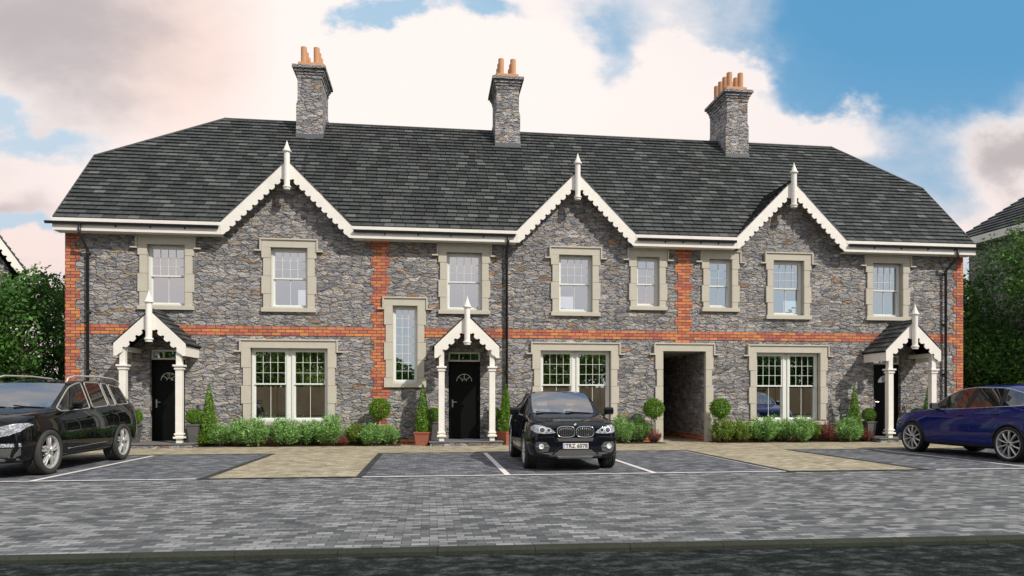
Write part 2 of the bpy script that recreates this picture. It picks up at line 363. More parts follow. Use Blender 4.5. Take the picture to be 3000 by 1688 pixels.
def slates(mb, org, sd_, td_, region, course=.22, width=.335, thick=.044, cut=None, rnd=random):
    """lay separate slates on a plane; region is a convex anticlockwise polygon in (s, t)"""
    org, sd_, td_ = Vector(org), Vector(sd_).normalized(), Vector(td_).normalized(); nn = sd_.cross(td_)
    if nn.z < 0: nn = -nn
    hp = []
    for i in range(len(region)):
        (x0, y0), (x1, y1) = region[i], region[(i+1) % len(region)]
        a, b = -(y1-y0), (x1-x0); hp.append((a, b, -(a*x0+b*y0)))
    s0 = min(p[0] for p in region); s1 = max(p[0] for p in region); t1 = max(p[1] for p in region)
    t = min(p[1] for p in region); row = 0
    while t < t1:
        x = s0-width*(.5 if row % 2 else 0)-rnd.random()*.03
        while x < s1:
            wd = width*(1+rnd.uniform(-.06, .06))
            polys = [[(x+.009, t), (x+wd-.009, t), (x+wd-.009, t+course), (x+.009, t+course)]]
            if cut: polys = [q for p in polys for q in cut(p)]
            lift = rnd.uniform(0, .007); sk = rnd.uniform(-.004, .004)
            for pl in polys:
                for h in hp:
                    pl = clip(pl, *h)
                    if len(pl) < 3: break
                if len(pl) < 3 or area(pl) < .0006: continue
                n_ = len(pl)
                top = [org+sd_*p[0]+td_*p[1]+nn*((thick+lift)*(1-(p[1]-t)/course)+.006+sk*(p[0]-x)/wd) for p in pl]
                bot = [org+sd_*p[0]+td_*(p[1])+nn*-.004 for p in pl]
                mb.add(top+bot, [tuple(range(n_))]+[(i+n_, (i+1) % n_+n_, (i+1) % n_, i) for i in range(n_)])
            x += wd
        t += course; row += 1

# ------------------------------------------------------------------ the setting
def sheet(name, poly, z, m):
    mb = MB(); mb.add([(x, y, z) for x, y in poly], [tuple(range(len(poly)))]); return tag(mb.build(name, m), kind='structure')
def rect(x0, x1, y0, y1): return [(x0, y0), (x1, y0), (x1, y1), (x0, y1)]
ka = -.0274                                                       # the kerb runs at a slight angle
def ky(x): return -14.81+ka*x
sheet('ground', rect(-600, 600, -600, 600), -.14, 'turf')
sheet('road', [(-90, ky(-90)-9.6), (90, ky(90)-9.6), (90, ky(90)-.10), (-90, ky(-90)-.10)], -.055, 'asphalt')
sheet('driveway_paving', [(-60, ky(-60)), (60, ky(60)), (60, -3.3), (-60, -3.3)], 0, 'pavers_drive')
sheet('beige_paving', rect(-40, 40, -3.7, 9), .004, 'pavers_beige')
sheet('parking_bay', rect(-40, -3.98, -8.9, -3.62), .008, 'pavers_bay')
sheet('parking_bay', rect(-1.16, 6.72, -8.9, -3.72), .008, 'pavers_bay')
sheet('parking_bay', rect(9.78, 40, -8.9, -3.82), .008, 'pavers_bay')
sheet('beige_path', rect(-3.84, -1.30, -8.86, -3.7), .0085, 'pavers_beige')
sheet('beige_path', rect(6.90, 9.60, -8.92, -3.7), .0085, 'pavers_beige')
for r in [(-40, -3.98, -3.62, -3.46), (-1.30, 6.9, -3.72, -3.58), (9.6, 40, -3.82, -3.68), (-3.98, -3.84, -8.98, -3.46), (-1.30, -1.16, -8.98, -3.72),
          (6.76, 6.90, -9.05, -3.72), (9.6, 9.78, -9.0, -3.82), (-3.84, -1.30, -8.98, -8.86), (6.9, 9.6, -9.05, -8.92)]:
    sheet('paving_border', rect(*r), .012, 'pavers_border')
for r in [(-40, -4.0, -8.99, -8.90), (-1.18, 6.76, -9.02, -8.93), (9.85, 40, -9.07, -8.98), (-6.70, -6.60, -8.9, -3.85), (1.36, 1.47, -8.93, -3.9), (4.13, 4.23, -8.93, -3.9),
          (12.03, 12.12, -8.98, -3.95), (6.68, 6.715, -8.93, -3.85), (-12.0, -11.9, -8.9, -3.85), (17.3, 17.4, -8.98, -3.95)]:
    sheet('parking_line', rect(*r), .014, 'line_paint')
kb = MB(); kx = -31.0
while kx < 31:
    e0, e1 = kx+.0025, kx+.914-.0025
    n0 = len(kb.v)
    pr = [(0, 0.004), (-.085, .004), (-.115, -.02), (-.125, -.16), (0, -.16)]
    kb.add([(e0, ky(e0)+p[0], p[1]) for p in pr]+[(e1, ky(e1)+p[0], p[1]) for p in pr],
           [(4, 3, 2, 1, 0), (5, 6, 7, 8, 9)]+[(i, (i+1) % 5, (i+1) % 5+5, i+5) for i in range(5)])
    kx += .914
tag(kb.build('kerb', 'kerb'), kind='structure')
fk = MB(); fk.add([(-60, -24.8, -.0), (60, -24.8, 0), (60, -24.65, 0), (-60, -24.65, 0), (-60, -24.65, -.14), (60, -24.65, -.14)], [(0, 1, 2, 3), (3, 2, 5, 4)])
sheet('verge', rect(-60, 60, -60, -24.8), .0, 'turf')
tag(fk.build('kerb', 'kerb'), kind='structure')
for a, b in [(-6.75, -.85), (5.5, 7.35), (9.0, 14.35)]:
    sheet('planting_bed', rect(a, b, -.86 if a < 0 else -.8, -.0), .016, 'soil')

# ------------------------------------------------------------------ the house
XL, XR, YB = -10.52, 18.08, 8.25
EY, EZ, SL = -.35, 6.56, 1.07                                      # eaves line and slope of the main roof
RY, RZ = 4.12, 11.345; PY, PZ = 2.07, 9.15                         # ridge, foot of the half hips
VL, VR = -10.68, 18.22
RLX, RRX = -7.2, 15.82
GAB = [-4.19, 4.57, 11.70]; GW = 1.89; GZ = EZ+GW
DOORS = [(-8.19, -7.21), (.59, 1.58), (14.81, 15.80)]; DZ0, DZ1 = .14, 2.865
UP = [(-8.275, -7.19, 4.15, 5.955), (-4.76, -3.655, 4.135, 5.955), (.525, 1.637, 4.15, 5.945), (4.06, 5.16, 4.145, 5.955), (6.60, 7.365, 4.365, 5.955), (9.03, 9.815, 4.355, 5.945),
      (11.23, 12.31, 4.14, 5.955), (14.755, 15.85, 4.145, 5.95)]
STAIR = (-1.133, -.357, 1.87, 4.26)
BIG = [(-5.345, -3.06, .70, 2.92), (3.47, 5.765, .68, 2.92), (10.64, 12.885, .66, 2.91)]
PASS = (7.47, 8.92, 0.0, 2.93)
house = empty('terraced_house', (0, 0, 0), 0, 'long two storey grey rubble stone terrace with three white trimmed gables and slate roof', 'house')
openings = [(a, b, c, d) for a, b, c, d in UP+BIG+[STAIR, PASS]]+[(a, b, 0.0, DZ1) for a, b in DOORS]
wm = MB()
def wall_cells(mb, x0, x1, z0, z1, ops, y, flip=False):
    xs = sorted({x0, x1}|{v for o in ops for v in o[:2]}); zs = sorted({z0, z1}|{v for o in ops for v in o[2:]})
    for i in range(len(xs)-1):
        for j in range(len(zs)-1):
            cx, cz = (xs[i]+xs[i+1])/2, (zs[j]+zs[j+1])/2
            if any(o[0] < cx < o[1] and o[2] < cz < o[3] for o in ops): continue
            q = [(xs[i], y, zs[j]), (xs[i+1], y, zs[j]), (xs[i+1], y, zs[j+1]), (xs[i], y, zs[j+1])]
            mb.add(q[::-1] if flip else q, [(0, 1, 2, 3)])
wall_cells(wm, XL, XR, -.1, 6.4, openings, 0)
for g in GAB: wm.add([(g-2.0, 0, 6.4), (g+2.0, 0, 6.4), (g, 0, GZ-.1)], [(0, 1, 2)])
for a, b, c, d in openings:
    dp = YB if (a, b) == PASS[:2] else .26
    wm.add([(a, 0, c), (a, dp, c), (a, dp, d), (a, 0, d)], [(0, 1, 2, 3)]); wm.add([(b, 0, c), (b, dp, c), (b, dp, d), (b, 0, d)], [(3, 2, 1, 0)])
    wm.add([(a, 0, d), (b, 0, d), (b, dp, d), (a, dp, d)], [(3, 2, 1, 0)])
    if c > .1: wm.add([(a, 0, c), (b, 0, c), (b, dp, c), (a, dp, c)], [(0, 1, 2, 3)])
def backhole(u0, v0, u1, v1, Y):
    res = []
    for u, v in ((u0, v0), (u1, v1)):
        xc = (u-1500)/2000; zc = (Y+21.3)/(cos(TH)-xc*sin(TH)); res.append((zc*(sin(TH)+xc*cos(TH)), 1.4+(1168-v)/2000*zc))
    return (min(res[0][0], res[1][0]), max(res[0][0], res[1][0]), min(res[0][1], res[1][1]), max(res[0][1], res[1][1]))
REAR = [(-5.51, -4.56, 5.10, 6.0), (5.62, 6.33, 5.12, 5.93), (16.03, 17.16, 5.10, 5.92)]
wall_cells(wm, XL, XR, -.1, 6.4, REAR, YB, True)
for x, fl in ((XL, 1), (XR, 0)):
    p = [(0, -.1), (YB, -.1), (YB, 6.4), (YB-PY, PZ-.08), (PY, PZ-.08), (0, 6.4+.3)]
    q = [(x, a, b) for a, b in p]; wm.add(q[::-1] if fl else q, [tuple(range(6))])
wm.build('wall', 'rubble_stone', house)
# floors, ceilings and partitions
im = MB()
im.box(XL+.03, PASS[0]-.1, .3, YB-.05, 3.2, 3.3); im.box(PASS[0]-.1, XR-.03, .3, YB-.05, 3.2, 3.3); im.box(XL+.03, XR-.03, .3, YB-.05, 6.15, 6.25)
for x in (-6.0, -1.75, -.1, 2.6, PASS[0]-.3, PASS[1]+.1, 14.0): im.box(x, x+.1, .3, YB-.1, 0, 3.2)
for x in (-6.2, -1.9, 2.6, 7.95): im.box(x, x+.1, .3, YB-.1, 3.3, 6.15)
im.box(XL+.03, PASS[0]-.31, .3, YB-.05, -.05, .1); im.box(PASS[1]+.21, XR-.03, .3, YB-.05, -.05, .1)
im.box(XL+.03, PASS[0]-.31, 4.2, 4.3, .1, 3.2); im.box(PASS[1]+.21, XR-.03, 4.2, 4.3, .1, 3.2)
im.build('floor', 'interior', house)
pb = MB(); pb.box(PASS[0]-.05, PASS[1]+.05, YB-.12, YB-.02, 0, 3.1); pb.build('rear_gate', 'door_paint', house)

# brickwork
bk = MB(); bk.box(XL-.002, STAIR[0]-.1, -.012, .05, 3.296, 3.582); bk.box(STAIR[1]+.1, XR+.002, -.012, .05, 3.296, 3.582)
bk.build('brick_band', 'brick', house)
def quoin(cx0, cx1, w0, w1, z0, z1, side):
    """side: -1 teeth to the right of x=cx0, +1 teeth to the left of x=cx1, 0 both"""
    mb = MB(); z = z1; i = 0
    while z > z0:
        h = .2859; zb = max(z0, z-h); wd = w0 if i % 2 == 0 else w1
        if side == -1: mb.box(cx0, cx0+wd, -.016, .03, zb, z)
        elif side == 1: mb.box(cx1-wd, cx1, -.016, .03, zb, z)
        else:
            c = (cx0+cx1)/2; mb.box(c-wd/2, c+wd/2, -.016, .03, zb, z)
        z = zb; i += 1
    return mb
quoin(XL-.006, 0, .40, .29, 0, 6.3, -1).build('brick_corner', 'brick', house)
quoin(0, XR+.006, .36, .24, 0, 6.3, 1).build('brick_corner', 'brick', house)
quoin(-1.775, -1.205, .575, .38, 0, 6.3, 0).build('brick_pilaster', 'brick', house)
quoin(7.895, 8.47, .575, .39, 3.17, 6.3, 0).build('brick_pilaster', 'brick', house)
bp = MB()
cuts = [(a, b) for a, b in DOORS]+[PASS[:2]]
xs = [XL]+[v for c in sorted(cuts) for v in c]+[XR]
for i in range(0, len(xs), 2): bp.box(xs[i], xs[i+1], -.02, .03, -.05, .145)
bp.box(PASS[1]-.012, PASS[1]+.03, .2, YB-.2, -.05, .215)
bp.build('brick_plinth', 'brick', house)

def surround(o, kind, parent):
    a, b, c, d = o; mb = MB(); y = -.055
    mb.box(a-.25, b+.25, y, .02, d, d+.22)                         # lintel
    hw = [(d, d-(.32 if kind == 'up' else .59))]
    z = hw[0][1]; segs = [(hw[0][1], d, .25)]; i = 1
    bot = c if kind == 'pass' else c
    while z > bot+.05:
        zb = max(bot, z-.54); segs.append((zb, z-.006, .20 if i % 2 else .25)); z = zb; i += 1
    for z0, z1, wd in segs:
        yy = y if wd > .22 else y+.006
        mb.box(a-wd, a, yy, .02, z0, z1); mb.box(b, b+wd, yy, .02, z0, z1)
        # returns into the reveal
        mb.box(a-.001, a+.012, yy, .10, z0, z1); mb.box(b-.012, b+.001, yy, .10, z0, z1)
    if kind != 'pass': mb.box(a-.25, b+.25, -.09, .12, c-.125, c)
    t = d+.22
    mb.box(a-.30, b+.30, -.095, 0, t, t+.045)
    mb.box(a-.30, a-.252, -.090, 0, t-.30, t-.0005); mb.box(b+.252, b+.30, -.090, 0, t-.30, t-.0005)
    mb.box(a-.45, a-.252, -.094, 0, t-.345, t-.3005); mb.box(b+.252, b+.45, -.094, 0, t-.345, t-.3005)
    return bevel(mb.build('stone_surround', 'cast_stone', parent), .005, 1)

def sash(mb, gl, x0, x1, z0, z1, cols, rows, zm, lowcols, y=.13):
    mb.box(x0, x0+.06, y, y+.12, z0, z1); mb.box(x1-.06, x1, y, y+.12, z0, z1)
    mb.box(x0+.06, x1-.06, y, y+.12, z1-.06, z1); mb.box(x0+.06, x1-.06, y-.01, y+.12, z0, z0+.07)
    def leafs(zz0, zz1, yy, nc, nr, fr=.045):
        xa, xb = x0+.06, x1-.06
        mb.box(xa, xa+fr, yy, yy+.04, zz0, zz1); mb.box(xb-fr, xb, yy, yy+.04, zz0, zz1)
        mb.box(xa+fr, xb-fr, yy, yy+.04, zz1-fr, zz1); mb.box(xa+fr, xb-fr, yy, yy+.04, zz0, zz0+fr)
        xa += fr; xb -= fr; za, zb = zz0+fr, zz1-fr; bw = .012
        for i in range(1, nc):
            x = xa+(xb-xa)*i/nc; mb.box(x-bw/2, x+bw/2, yy+.004, yy+.030, za, zb)
        for j in range(1, nr):
            z = za+(zb-za)*j/nr; mb.box(xa, xb, yy+.006, yy+.028, z-bw/2, z+bw/2)
        gl.add([(xa, yy+.02, za), (xb, yy+.02, za), (xb, yy+.02, zb), (xa, yy+.02, zb)], [(0, 1, 2, 3)])
    if zm is None: leafs(z0+.07, z1-.06, y+.03, cols, rows)
    else:
        leafs(zm-.02, z1-.06, y+.02, cols, rows); leafs(z0+.07, zm+.02, y+.065, lowcols, 1)
for o in UP:
    a, b, c, d = o; mb, gl = MB(), MB()
    nar = b-a < .9
    sash(mb, gl, a, b, c, d, 2 if nar else 4, 3, c+(d-c)*.50 if not nar else c+(d-c)*.46, 2)
    f = mb.build('window', 'window_paint', house); gl.build('pane', 'window_glass', f); surround(o, 'up', f)
mb, gl = MB(), MB(); sash(mb, gl, *STAIR, 3, 8, None, 0); f = mb.build('window', 'window_paint', house); gl.build('pane', 'window_glass', f); surround(STAIR, 'tall', f)
for o in BIG:
    a, b, c, d = o; mb, gl = MB(), MB(); m_ = (a+b)/2
    sash(mb, gl, a+.02, m_-.05, c, d, 4, 3, c+(d-c)*.515, 2); sash(mb, gl, m_+.05, b-.02, c, d, 4, 3, c+(d-c)*.515, 2)
    mb.box(m_-.05, m_+.05, .16, .25, c, d)
    f = mb.build('window', 'window_paint', house); gl.build('pane', 'window_glass', f); surround(o, 'ground', f)
f = surround(PASS, 'pass', house); f.name = 'passage_surround'
for a, b, c, d in REAR:
    mb, gl = MB(), MB(); m_ = (a+b)/2
    mb.box(a, b, YB-.06, YB, c, c+.04); mb.box(a, b, YB-.06, YB, d-.04, d); mb.box(a, a+.04, YB-.06, YB, c+.04, d-.04); mb.box(b-.04, b, YB-.06, YB, c+.04, d-.04)
    mb.build('rear_window', 'window_paint', house)

# doors
for a, b in DOORS:
    mb = MB(); y = .14
    mb.box(a, a+.05, y-.01, y+.08, DZ0, 2.55); mb.box(b-.05, b, y-.01, y+.08, DZ0, 2.55)
    mb.box(a+.05, b-.05, y+.01, y+.06, DZ0+.01, 2.55)
    door = bevel(mb.build('door', 'door_paint', house), .004)
    fr = MB(); z0, z1 = 2.56, DZ1-.01
    fr.box(a, b, y-.03, y+.07, z0, z0+.05); fr.box(a, b, y-.03, y+.07, z1-.05, z1); fr.box(a, a+.05, y-.03, y+.07, z0+.05, z1-.05); fr.box(b-.05, b, y-.03, y+.07, z0+.05, z1-.05)
    xm = a+.32; fr.box(xm, xm+.03, y-.02, y+.05, z0+.05, z1-.05); xm = b-.30; fr.box(xm, xm+.012, y-.01, y+.04, z0+.05, z1-.05)
    fr.build('fanlight_frame', 'window_paint', door)
    g = MB(); g.add([(a+.05, y+.02, z0+.05), (b-.05, y+.02, z0+.05), (b-.05, y+.02, z1-.05), (a+.05, y+.02, z1-.05)], [(0, 1, 2, 3)]); g.build('fanlight_pane', 'window_glass', door)
    cx, cz, r = (a+b)/2, 1.945, .235
    arc = [(cx+r*cos(t*pi/14), cz+r*.95*sin(t*pi/14)) for t in range(15)]
    g = MB(); g.prism(arc[::-1], y-.002, y+.012); g.build('door_pane', 'door_glass', door)
    wb = MB()
    for t in (pi*.22, pi*.5, pi*.78): wb.tube([(cx+.07*cos(t), y-.006, cz+.07*sin(t)), (cx+(r-.01)*cos(t), y-.006, cz+(r-.01)*sin(t)*.95)], .008, 6)
    wb.tube([(cx+.07*cos(t*pi/8), y-.006, cz+.07*sin(t*pi/8)) for t in range(9)], .008, 6)
    wb.tube([(cx+r*cos(t*pi/14), y-.004, cz+r*.95*sin(t*pi/14)) for t in range(15)], .008, 6)
    wb.build('glazing_bars', 'window_paint', door)
    h = MB(); hx = a+.13; h.box(hx-.018, hx+.018, y-.008, y+.01, 1.13, 1.37); h.tube([(hx, y-.01, 1.29), (hx, y-.05, 1.29), (hx+.13, y-.052, 1.288)], .011, 8); h.build('handle', 'steel', door)
    for z in (.45, 1.35, 2.3): hg = MB(); hg.box(b-.058, b-.04, y-.018, y, z, z+.1); hg.build('hinge', 'black_plastic', door)
    st = MB(); c = (a+b)/2; st.box(c-1.1, c+1.1, -1.2, .0, DZ0-.035, DZ0); st.box(a, b, 0, .25, DZ0-.035, DZ0)
    s_ = bevel(st.build('doorstep', 'concrete_step', house), .008)
    sr = MB(); sr.box(c-1.07, c+1.07, -1.17, -.021, 0, DZ0-.035); sr.build('riser', 'rubble_stone', s_)

# roof
sq = sqrt(1+SL*SL)
def tt(y): return (y-EY)*sq
T_P, T_R = tt(PY), tt(RY); VT = tt(EY+(GZ-EZ)/SL)
def gcut(p):
    parts = []
    pieces = [p]
    for g in GAB:                                                  # split slates at the gable centrelines
        nxt = []
        for q in pieces:
            if min(v[0] for v in q) < g < max(v[0] for v in q): nxt += [clip(q, -1, 0, g), clip(q, 1, 0, -g)]
            else: nxt.append(q)
        pieces = [q for q in nxt if len(q) > 2]
    for q in pieces:
        cx = sum(v[0] for v in q)/len(q)
        for g in GAB:
            if abs(cx-g) < GW+.4:
                k = GW/VT
                q = clip(q, -1, k, g-GW-.0) if cx < g else clip(q, 1, k, -(g+GW))
                if len(q) < 3: break
        if len(q) > 2: parts.append(q)
    return parts
rf = MB()
reg = [(VL, 0), (VR, 0), (VR, T_P), (RRX, T_R), (RLX, T_R), (VL, T_P)]
rf_ = []
slates(rf, (0, EY, EZ+.02), (1, 0, 0), (0, 1/sq, SL/sq), reg, cut=gcut)
for g in GAB:
    L = GW*sqrt(2); yv = EY+(GZ-EZ)/SL
    slates(rf, (g+GW, 0, EZ+.03), (0, 1, 0), (-1, 0, 1), [(-.42, 0), (EY, 0), (yv, L), (-.42, L)], course=.2)
    slates(rf, (g-GW, 0, EZ+.03), (0, 1, 0), (1, 0, 1), [(-.42, 0), (EY, 0), (yv, L), (-.42, L)], course=.2)
# half hips
for sx, vx, rx in ((-1, VL, RLX), (1, VR, RRX)):
    d = abs(rx-vx); hh = RZ-PZ; ln = sqrt(d*d+hh*hh)
    slates(rf, (vx, RY, PZ+.02), (0, 1, 0), (-sx*d, 0, hh), [(-(RY-PY), 0), (RY-PY, 0), (0, ln)], course=.22)
roof = rf.build('roof', 'slate', house)
for sx, vx, rx in ((-1, VL, RLX), (1, VR, RRX)):
    for yy in (PY, 2*RY-PY):
        ht = MB(); ht.tube([(vx, yy, PZ+.035), (rx, RY, RZ+.045)], .05, 6); ht.build('hip_tiles', 'slate', roof)
    vt = MB(); vt.prism_x([(EY, EZ+.01), (PY, PZ+.01), (PY, PZ+.075), (EY, EZ+.075)], vx-.02, vx+.02); vt.build('verge', 'slate', roof)
dk = MB()
def dz(y): return EZ+SL*(y-EY)
dk.add([(VL, EY, EZ), (GAB[0]-GW, EY, EZ), (GAB[0], EY+(GZ-EZ)/SL, GZ), (GAB[0]+GW, EY, EZ), (GAB[1]-GW, EY, EZ), (GAB[1], EY+(GZ-EZ)/SL, GZ), (GAB[1]+GW, EY, EZ),
        (GAB[2]-GW, EY, EZ), (GAB[2], EY+(GZ-EZ)/SL, GZ), (GAB[2]+GW, EY, EZ), (VR, EY, EZ), (VR, PY, dz(PY)), (RRX, RY, dz(RY)), (RLX, RY, dz(RY)), (VL, PY, dz(PY))], [tuple(range(15))])
yb2 = 2*RY-EY
dk.add([(VL, yb2, EZ), (VR, yb2, EZ), (VR, 2*RY-PY, dz(PY)), (RRX, RY, dz(RY)), (RLX, RY, dz(RY)), (VL, 2*RY-PY, dz(PY))], [(0, 5, 4, 3, 2, 1)])
for vx, rx in ((VL, RLX), (VR, RRX)): dk.add([(vx, PY, dz(PY)), (vx, 2*RY-PY, dz(PY)), (rx, RY, dz(RY))], [(0, 1, 2)])
for g in GAB:
    yv = EY+(GZ-EZ)/SL
    for s_ in (-1, 1): dk.add([(g+s_*GW, -.4, EZ+.01), (g+s_*GW, EY, EZ+.01), (g, yv, GZ+.01), (g, -.4, GZ+.01)], [(0, 1, 2, 3)])
dk.build('roof_deck', 'roof_deck', roof)
rt = MB(); rt.tube([(RLX, RY, RZ+.03), (RRX, RY, RZ+.03)], .05, 6); rt.build('ridge_tiles', 'slate', roof)

# bargeboards, fascia, gutters
def board(hw, slope, ztop, zfoot_top, zfoot_bot, depth, pitch, r, x_in, flat):
    """one arm (to +x) of a scalloped bargeboard as an (x, z) outline"""
    pts = [(0, ztop), (hw, zfoot_top), (hw, zfoot_bot)]
    zl = lambda x: ztop-depth-slope*x
    xe = (ztop-depth-zfoot_bot)/slope; pts.append((xe, zfoot_bot))
    dirv = Vector((-1, slope)).normalized(); nrm = Vector((dirv[1], dirv[0]*-1)); nrm = Vector((-dirv[1], dirv[0]))
    if nrm[1] > 0: nrm = -nrm
    st = Vector((xe, zfoot_bot)); L = (Vector((x_in, zl(x_in)))-st).length; n_ = int((L-flat)/pitch); s0 = L-n_*pitch
    pts.append(tuple(st+dirv*(s0-.001)))
    for i in range(n_):
        b = s0+i*pitch
        for k in range(1, 6):                                      # lobe
            f_ = k/6; p = st+dirv*(b+f_*(pitch-2*r))+nrm*(.022*sin(pi*f_)); pts.append(tuple(p))
        c = b+pitch-r
        for k in range(0, 8):
            t = pi*k/7; p = st+dirv*(c-r*cos(t))-nrm*(r*1.25*sin(t)); pts.append(tuple(p))
    pts.append((0, zl(x_in)+.0)); return pts
def finial(mb, x, y, z0, z1, R=.085):
    h = z1-z0; zc = z1-.36
    mb.lathe([(0.001, 0), (R+.01, 0), (R+.01, .05), (R+.035, .06), (R+.035, .095), (R, .115), (R, zc-z0-.02), (R+.015, zc-z0), (R+.045, zc-z0+.015), (R+.045, zc-z0+.045), (R+.02, zc-z0+.06), (R*.55, zc-z0+.21), (.001, h)], (x, y, z0), 14)
for g in GAB:
    arm = board(GW, 1.0, GZ+.04, EZ+.04, 6.22, .46, .226, .042, .13, .10)
    mb = MB(); mb.prism([(g+x, z) for x, z in arm][::-1], -.405, -.365); mb.prism([(g-x, z) for x, z in arm], -.405, -.365)
    mb.prism([(g, GZ-.02), (g+GW-.12, EZ+.10), (g+GW-.12, EZ+.07), (g, GZ-.05)][::-1], -.364, 0); mb.prism([(g, GZ-.02), (g-GW+.12, EZ+.10), (g-GW+.12, EZ+.07), (g, GZ-.05)], -.364, 0)
    mb.build('bargeboard', 'white_paint', house)
    fb = MB(); finial(fb, g+.01, -.47, 7.58, 9.04, .085); fb.build('finial', 'white_paint', house, smooth=False)
segs = [(VL, GAB[0]-GW), (GAB[0]+GW, GAB[1]-GW), (GAB[1]+GW, GAB[2]-GW), (GAB[2]+GW, VR)]
for i, (a, b) in enumerate(segs):
    mb = MB(); mb.box(a, b, -.40, -.365, 6.22, 6.57); mb.box(a, b, -.415, -.401, 6.475, 6.575)
    mb.box(a+.005, b-.005, -.364, 0, 6.225, 6.25)
    mb.build('fascia', 'white_paint', house)
    ga = a-.16 if i == 0 else a+.05; gb = b+.16 if i == 3 else b-.05
    gm = MB(); prof = [(-.405+(-.055-.055*cos(t*pi/8)), 6.455-.075*sin(t*pi/8)) for t in range(9)]
    inner = [(-.405+(-.055-.047*cos(t*pi/8)), 6.455-.062*sin(t*pi/8)) for t in range(9)][::-1]
    gm.prism_x(prof+inner, ga, gb)
    for x in (ga, gb-.012): gm.prism_x(prof, x, x+.012)
    gut = gm.build('gutter', 'black_plastic', house)
    x = ga+.9
    while x < gb-.2:
        k = MB(); k.prism_x([(-.401, 6.40), (-.44, 6.36), (-.47, 6.385), (-.401, 6.33)][::-1], x, x+.03); k.build('bracket', 'black_plastic', gut); x += (gb-ga-.9)/4.01
for (x0, x1, z1) in ((-9.93, -9.87, 6.40), (2.40, 2.40, 6.40), (17.53, 17.37, 6.40)):
    mb = MB()
    pts = [(x0, -.45, z1), (x0, -.45, 6.12), (x1, -.10, 5.72), (x1, -.10, .05)] if abs(x0-x1) > .01 else [(x0, -.45, z1), (x0, -.45, 6.18), (x1, -.10, 6.0), (x1, -.10, .05)]
    mb.tube(pts, .042, 10)
    dp = mb.build('downpipe', 'black_plastic', house, smooth=True)
    for z in (5.62, 3.9, 2.2, .6):
        c = MB(); c.tube([(x1, -.10, z), (x1, -.10, z+.05)], .052, 10); c.box(x1-.075, x1+.075, -.06, -.02, z+.01, z+.04); c.build('clip', 'black_plastic', dp)

# chimneys
for cx in (-4.18, 2.83, 11.58):
    y0, y1 = 3.35, 4.93
    body = MB(); body.box(cx-.455, cx+.455, y0, y1, 9.6, 11.72)
    body.add([(cx-.455, y0, 11.72), (cx+.455, y0, 11.72), (cx+.455, y1, 11.72), (cx-.455, y1, 11.72), (cx-.41, y0, 11.84), (cx+.41, y0, 11.84), (cx+.41, y1, 11.84), (cx-.41, y1, 11.84)],
             [(0, 1, 5, 4), (1, 2, 6, 5), (2, 3, 7, 6), (3, 0, 4, 7)])
    body.box(cx-.41, cx+.41, y0, y1, 11.84, 12.64)
    ch = body.build('chimney', 'rubble_stone_chimney', house)
    cap = MB()
    for z0, z1, e in ((12.64, 12.76, .025), (12.762, 12.85, .055), (12.852, 12.95, .10), (12.952, 13.06, .165)): cap.box(cx-.41-e, cx+.41+e, y0-e, y1+e, z0, z1)
    bevel(cap.build('chimney_cap', 'rubble_stone_chimney', ch), .01)
    b = MB(); b.box(cx-.40, cx+.40, y0+.03, y1-.03, 13.062, 13.235); bevel(b.build('pot_base', 'terracotta_pot', ch), .01)
    for sx in (-.225, .215):
        for k in range(4):
            p = MB(); hgt = .57
            p.lathe([(.105, 0), (.105, hgt), (.10, hgt+.012), (.078, hgt+.012), (.078, 0)], (cx+sx, y0+.2+.385*k, 13.235), 14); p.build('chimney_pot', 'terracotta_pot', ch, smooth=False)
    fl = MB(); zf = EZ+SL*(y0-EY); fl.box(cx-.47, cx+.47, y0-.02, y0+.05, zf+.0, zf+.17)
    for s_ in (-1, 1):
        fl.prism_x([(y0, zf+.03), (RY, RZ+.03), (y1, zf+.03+(0)), (y1, zf+.17), (RY, RZ+.17), (y0, zf+.17)], cx+s_*.465-.01, cx+s_*.465+.01)
    fl.build('flashing', 'lead', ch)

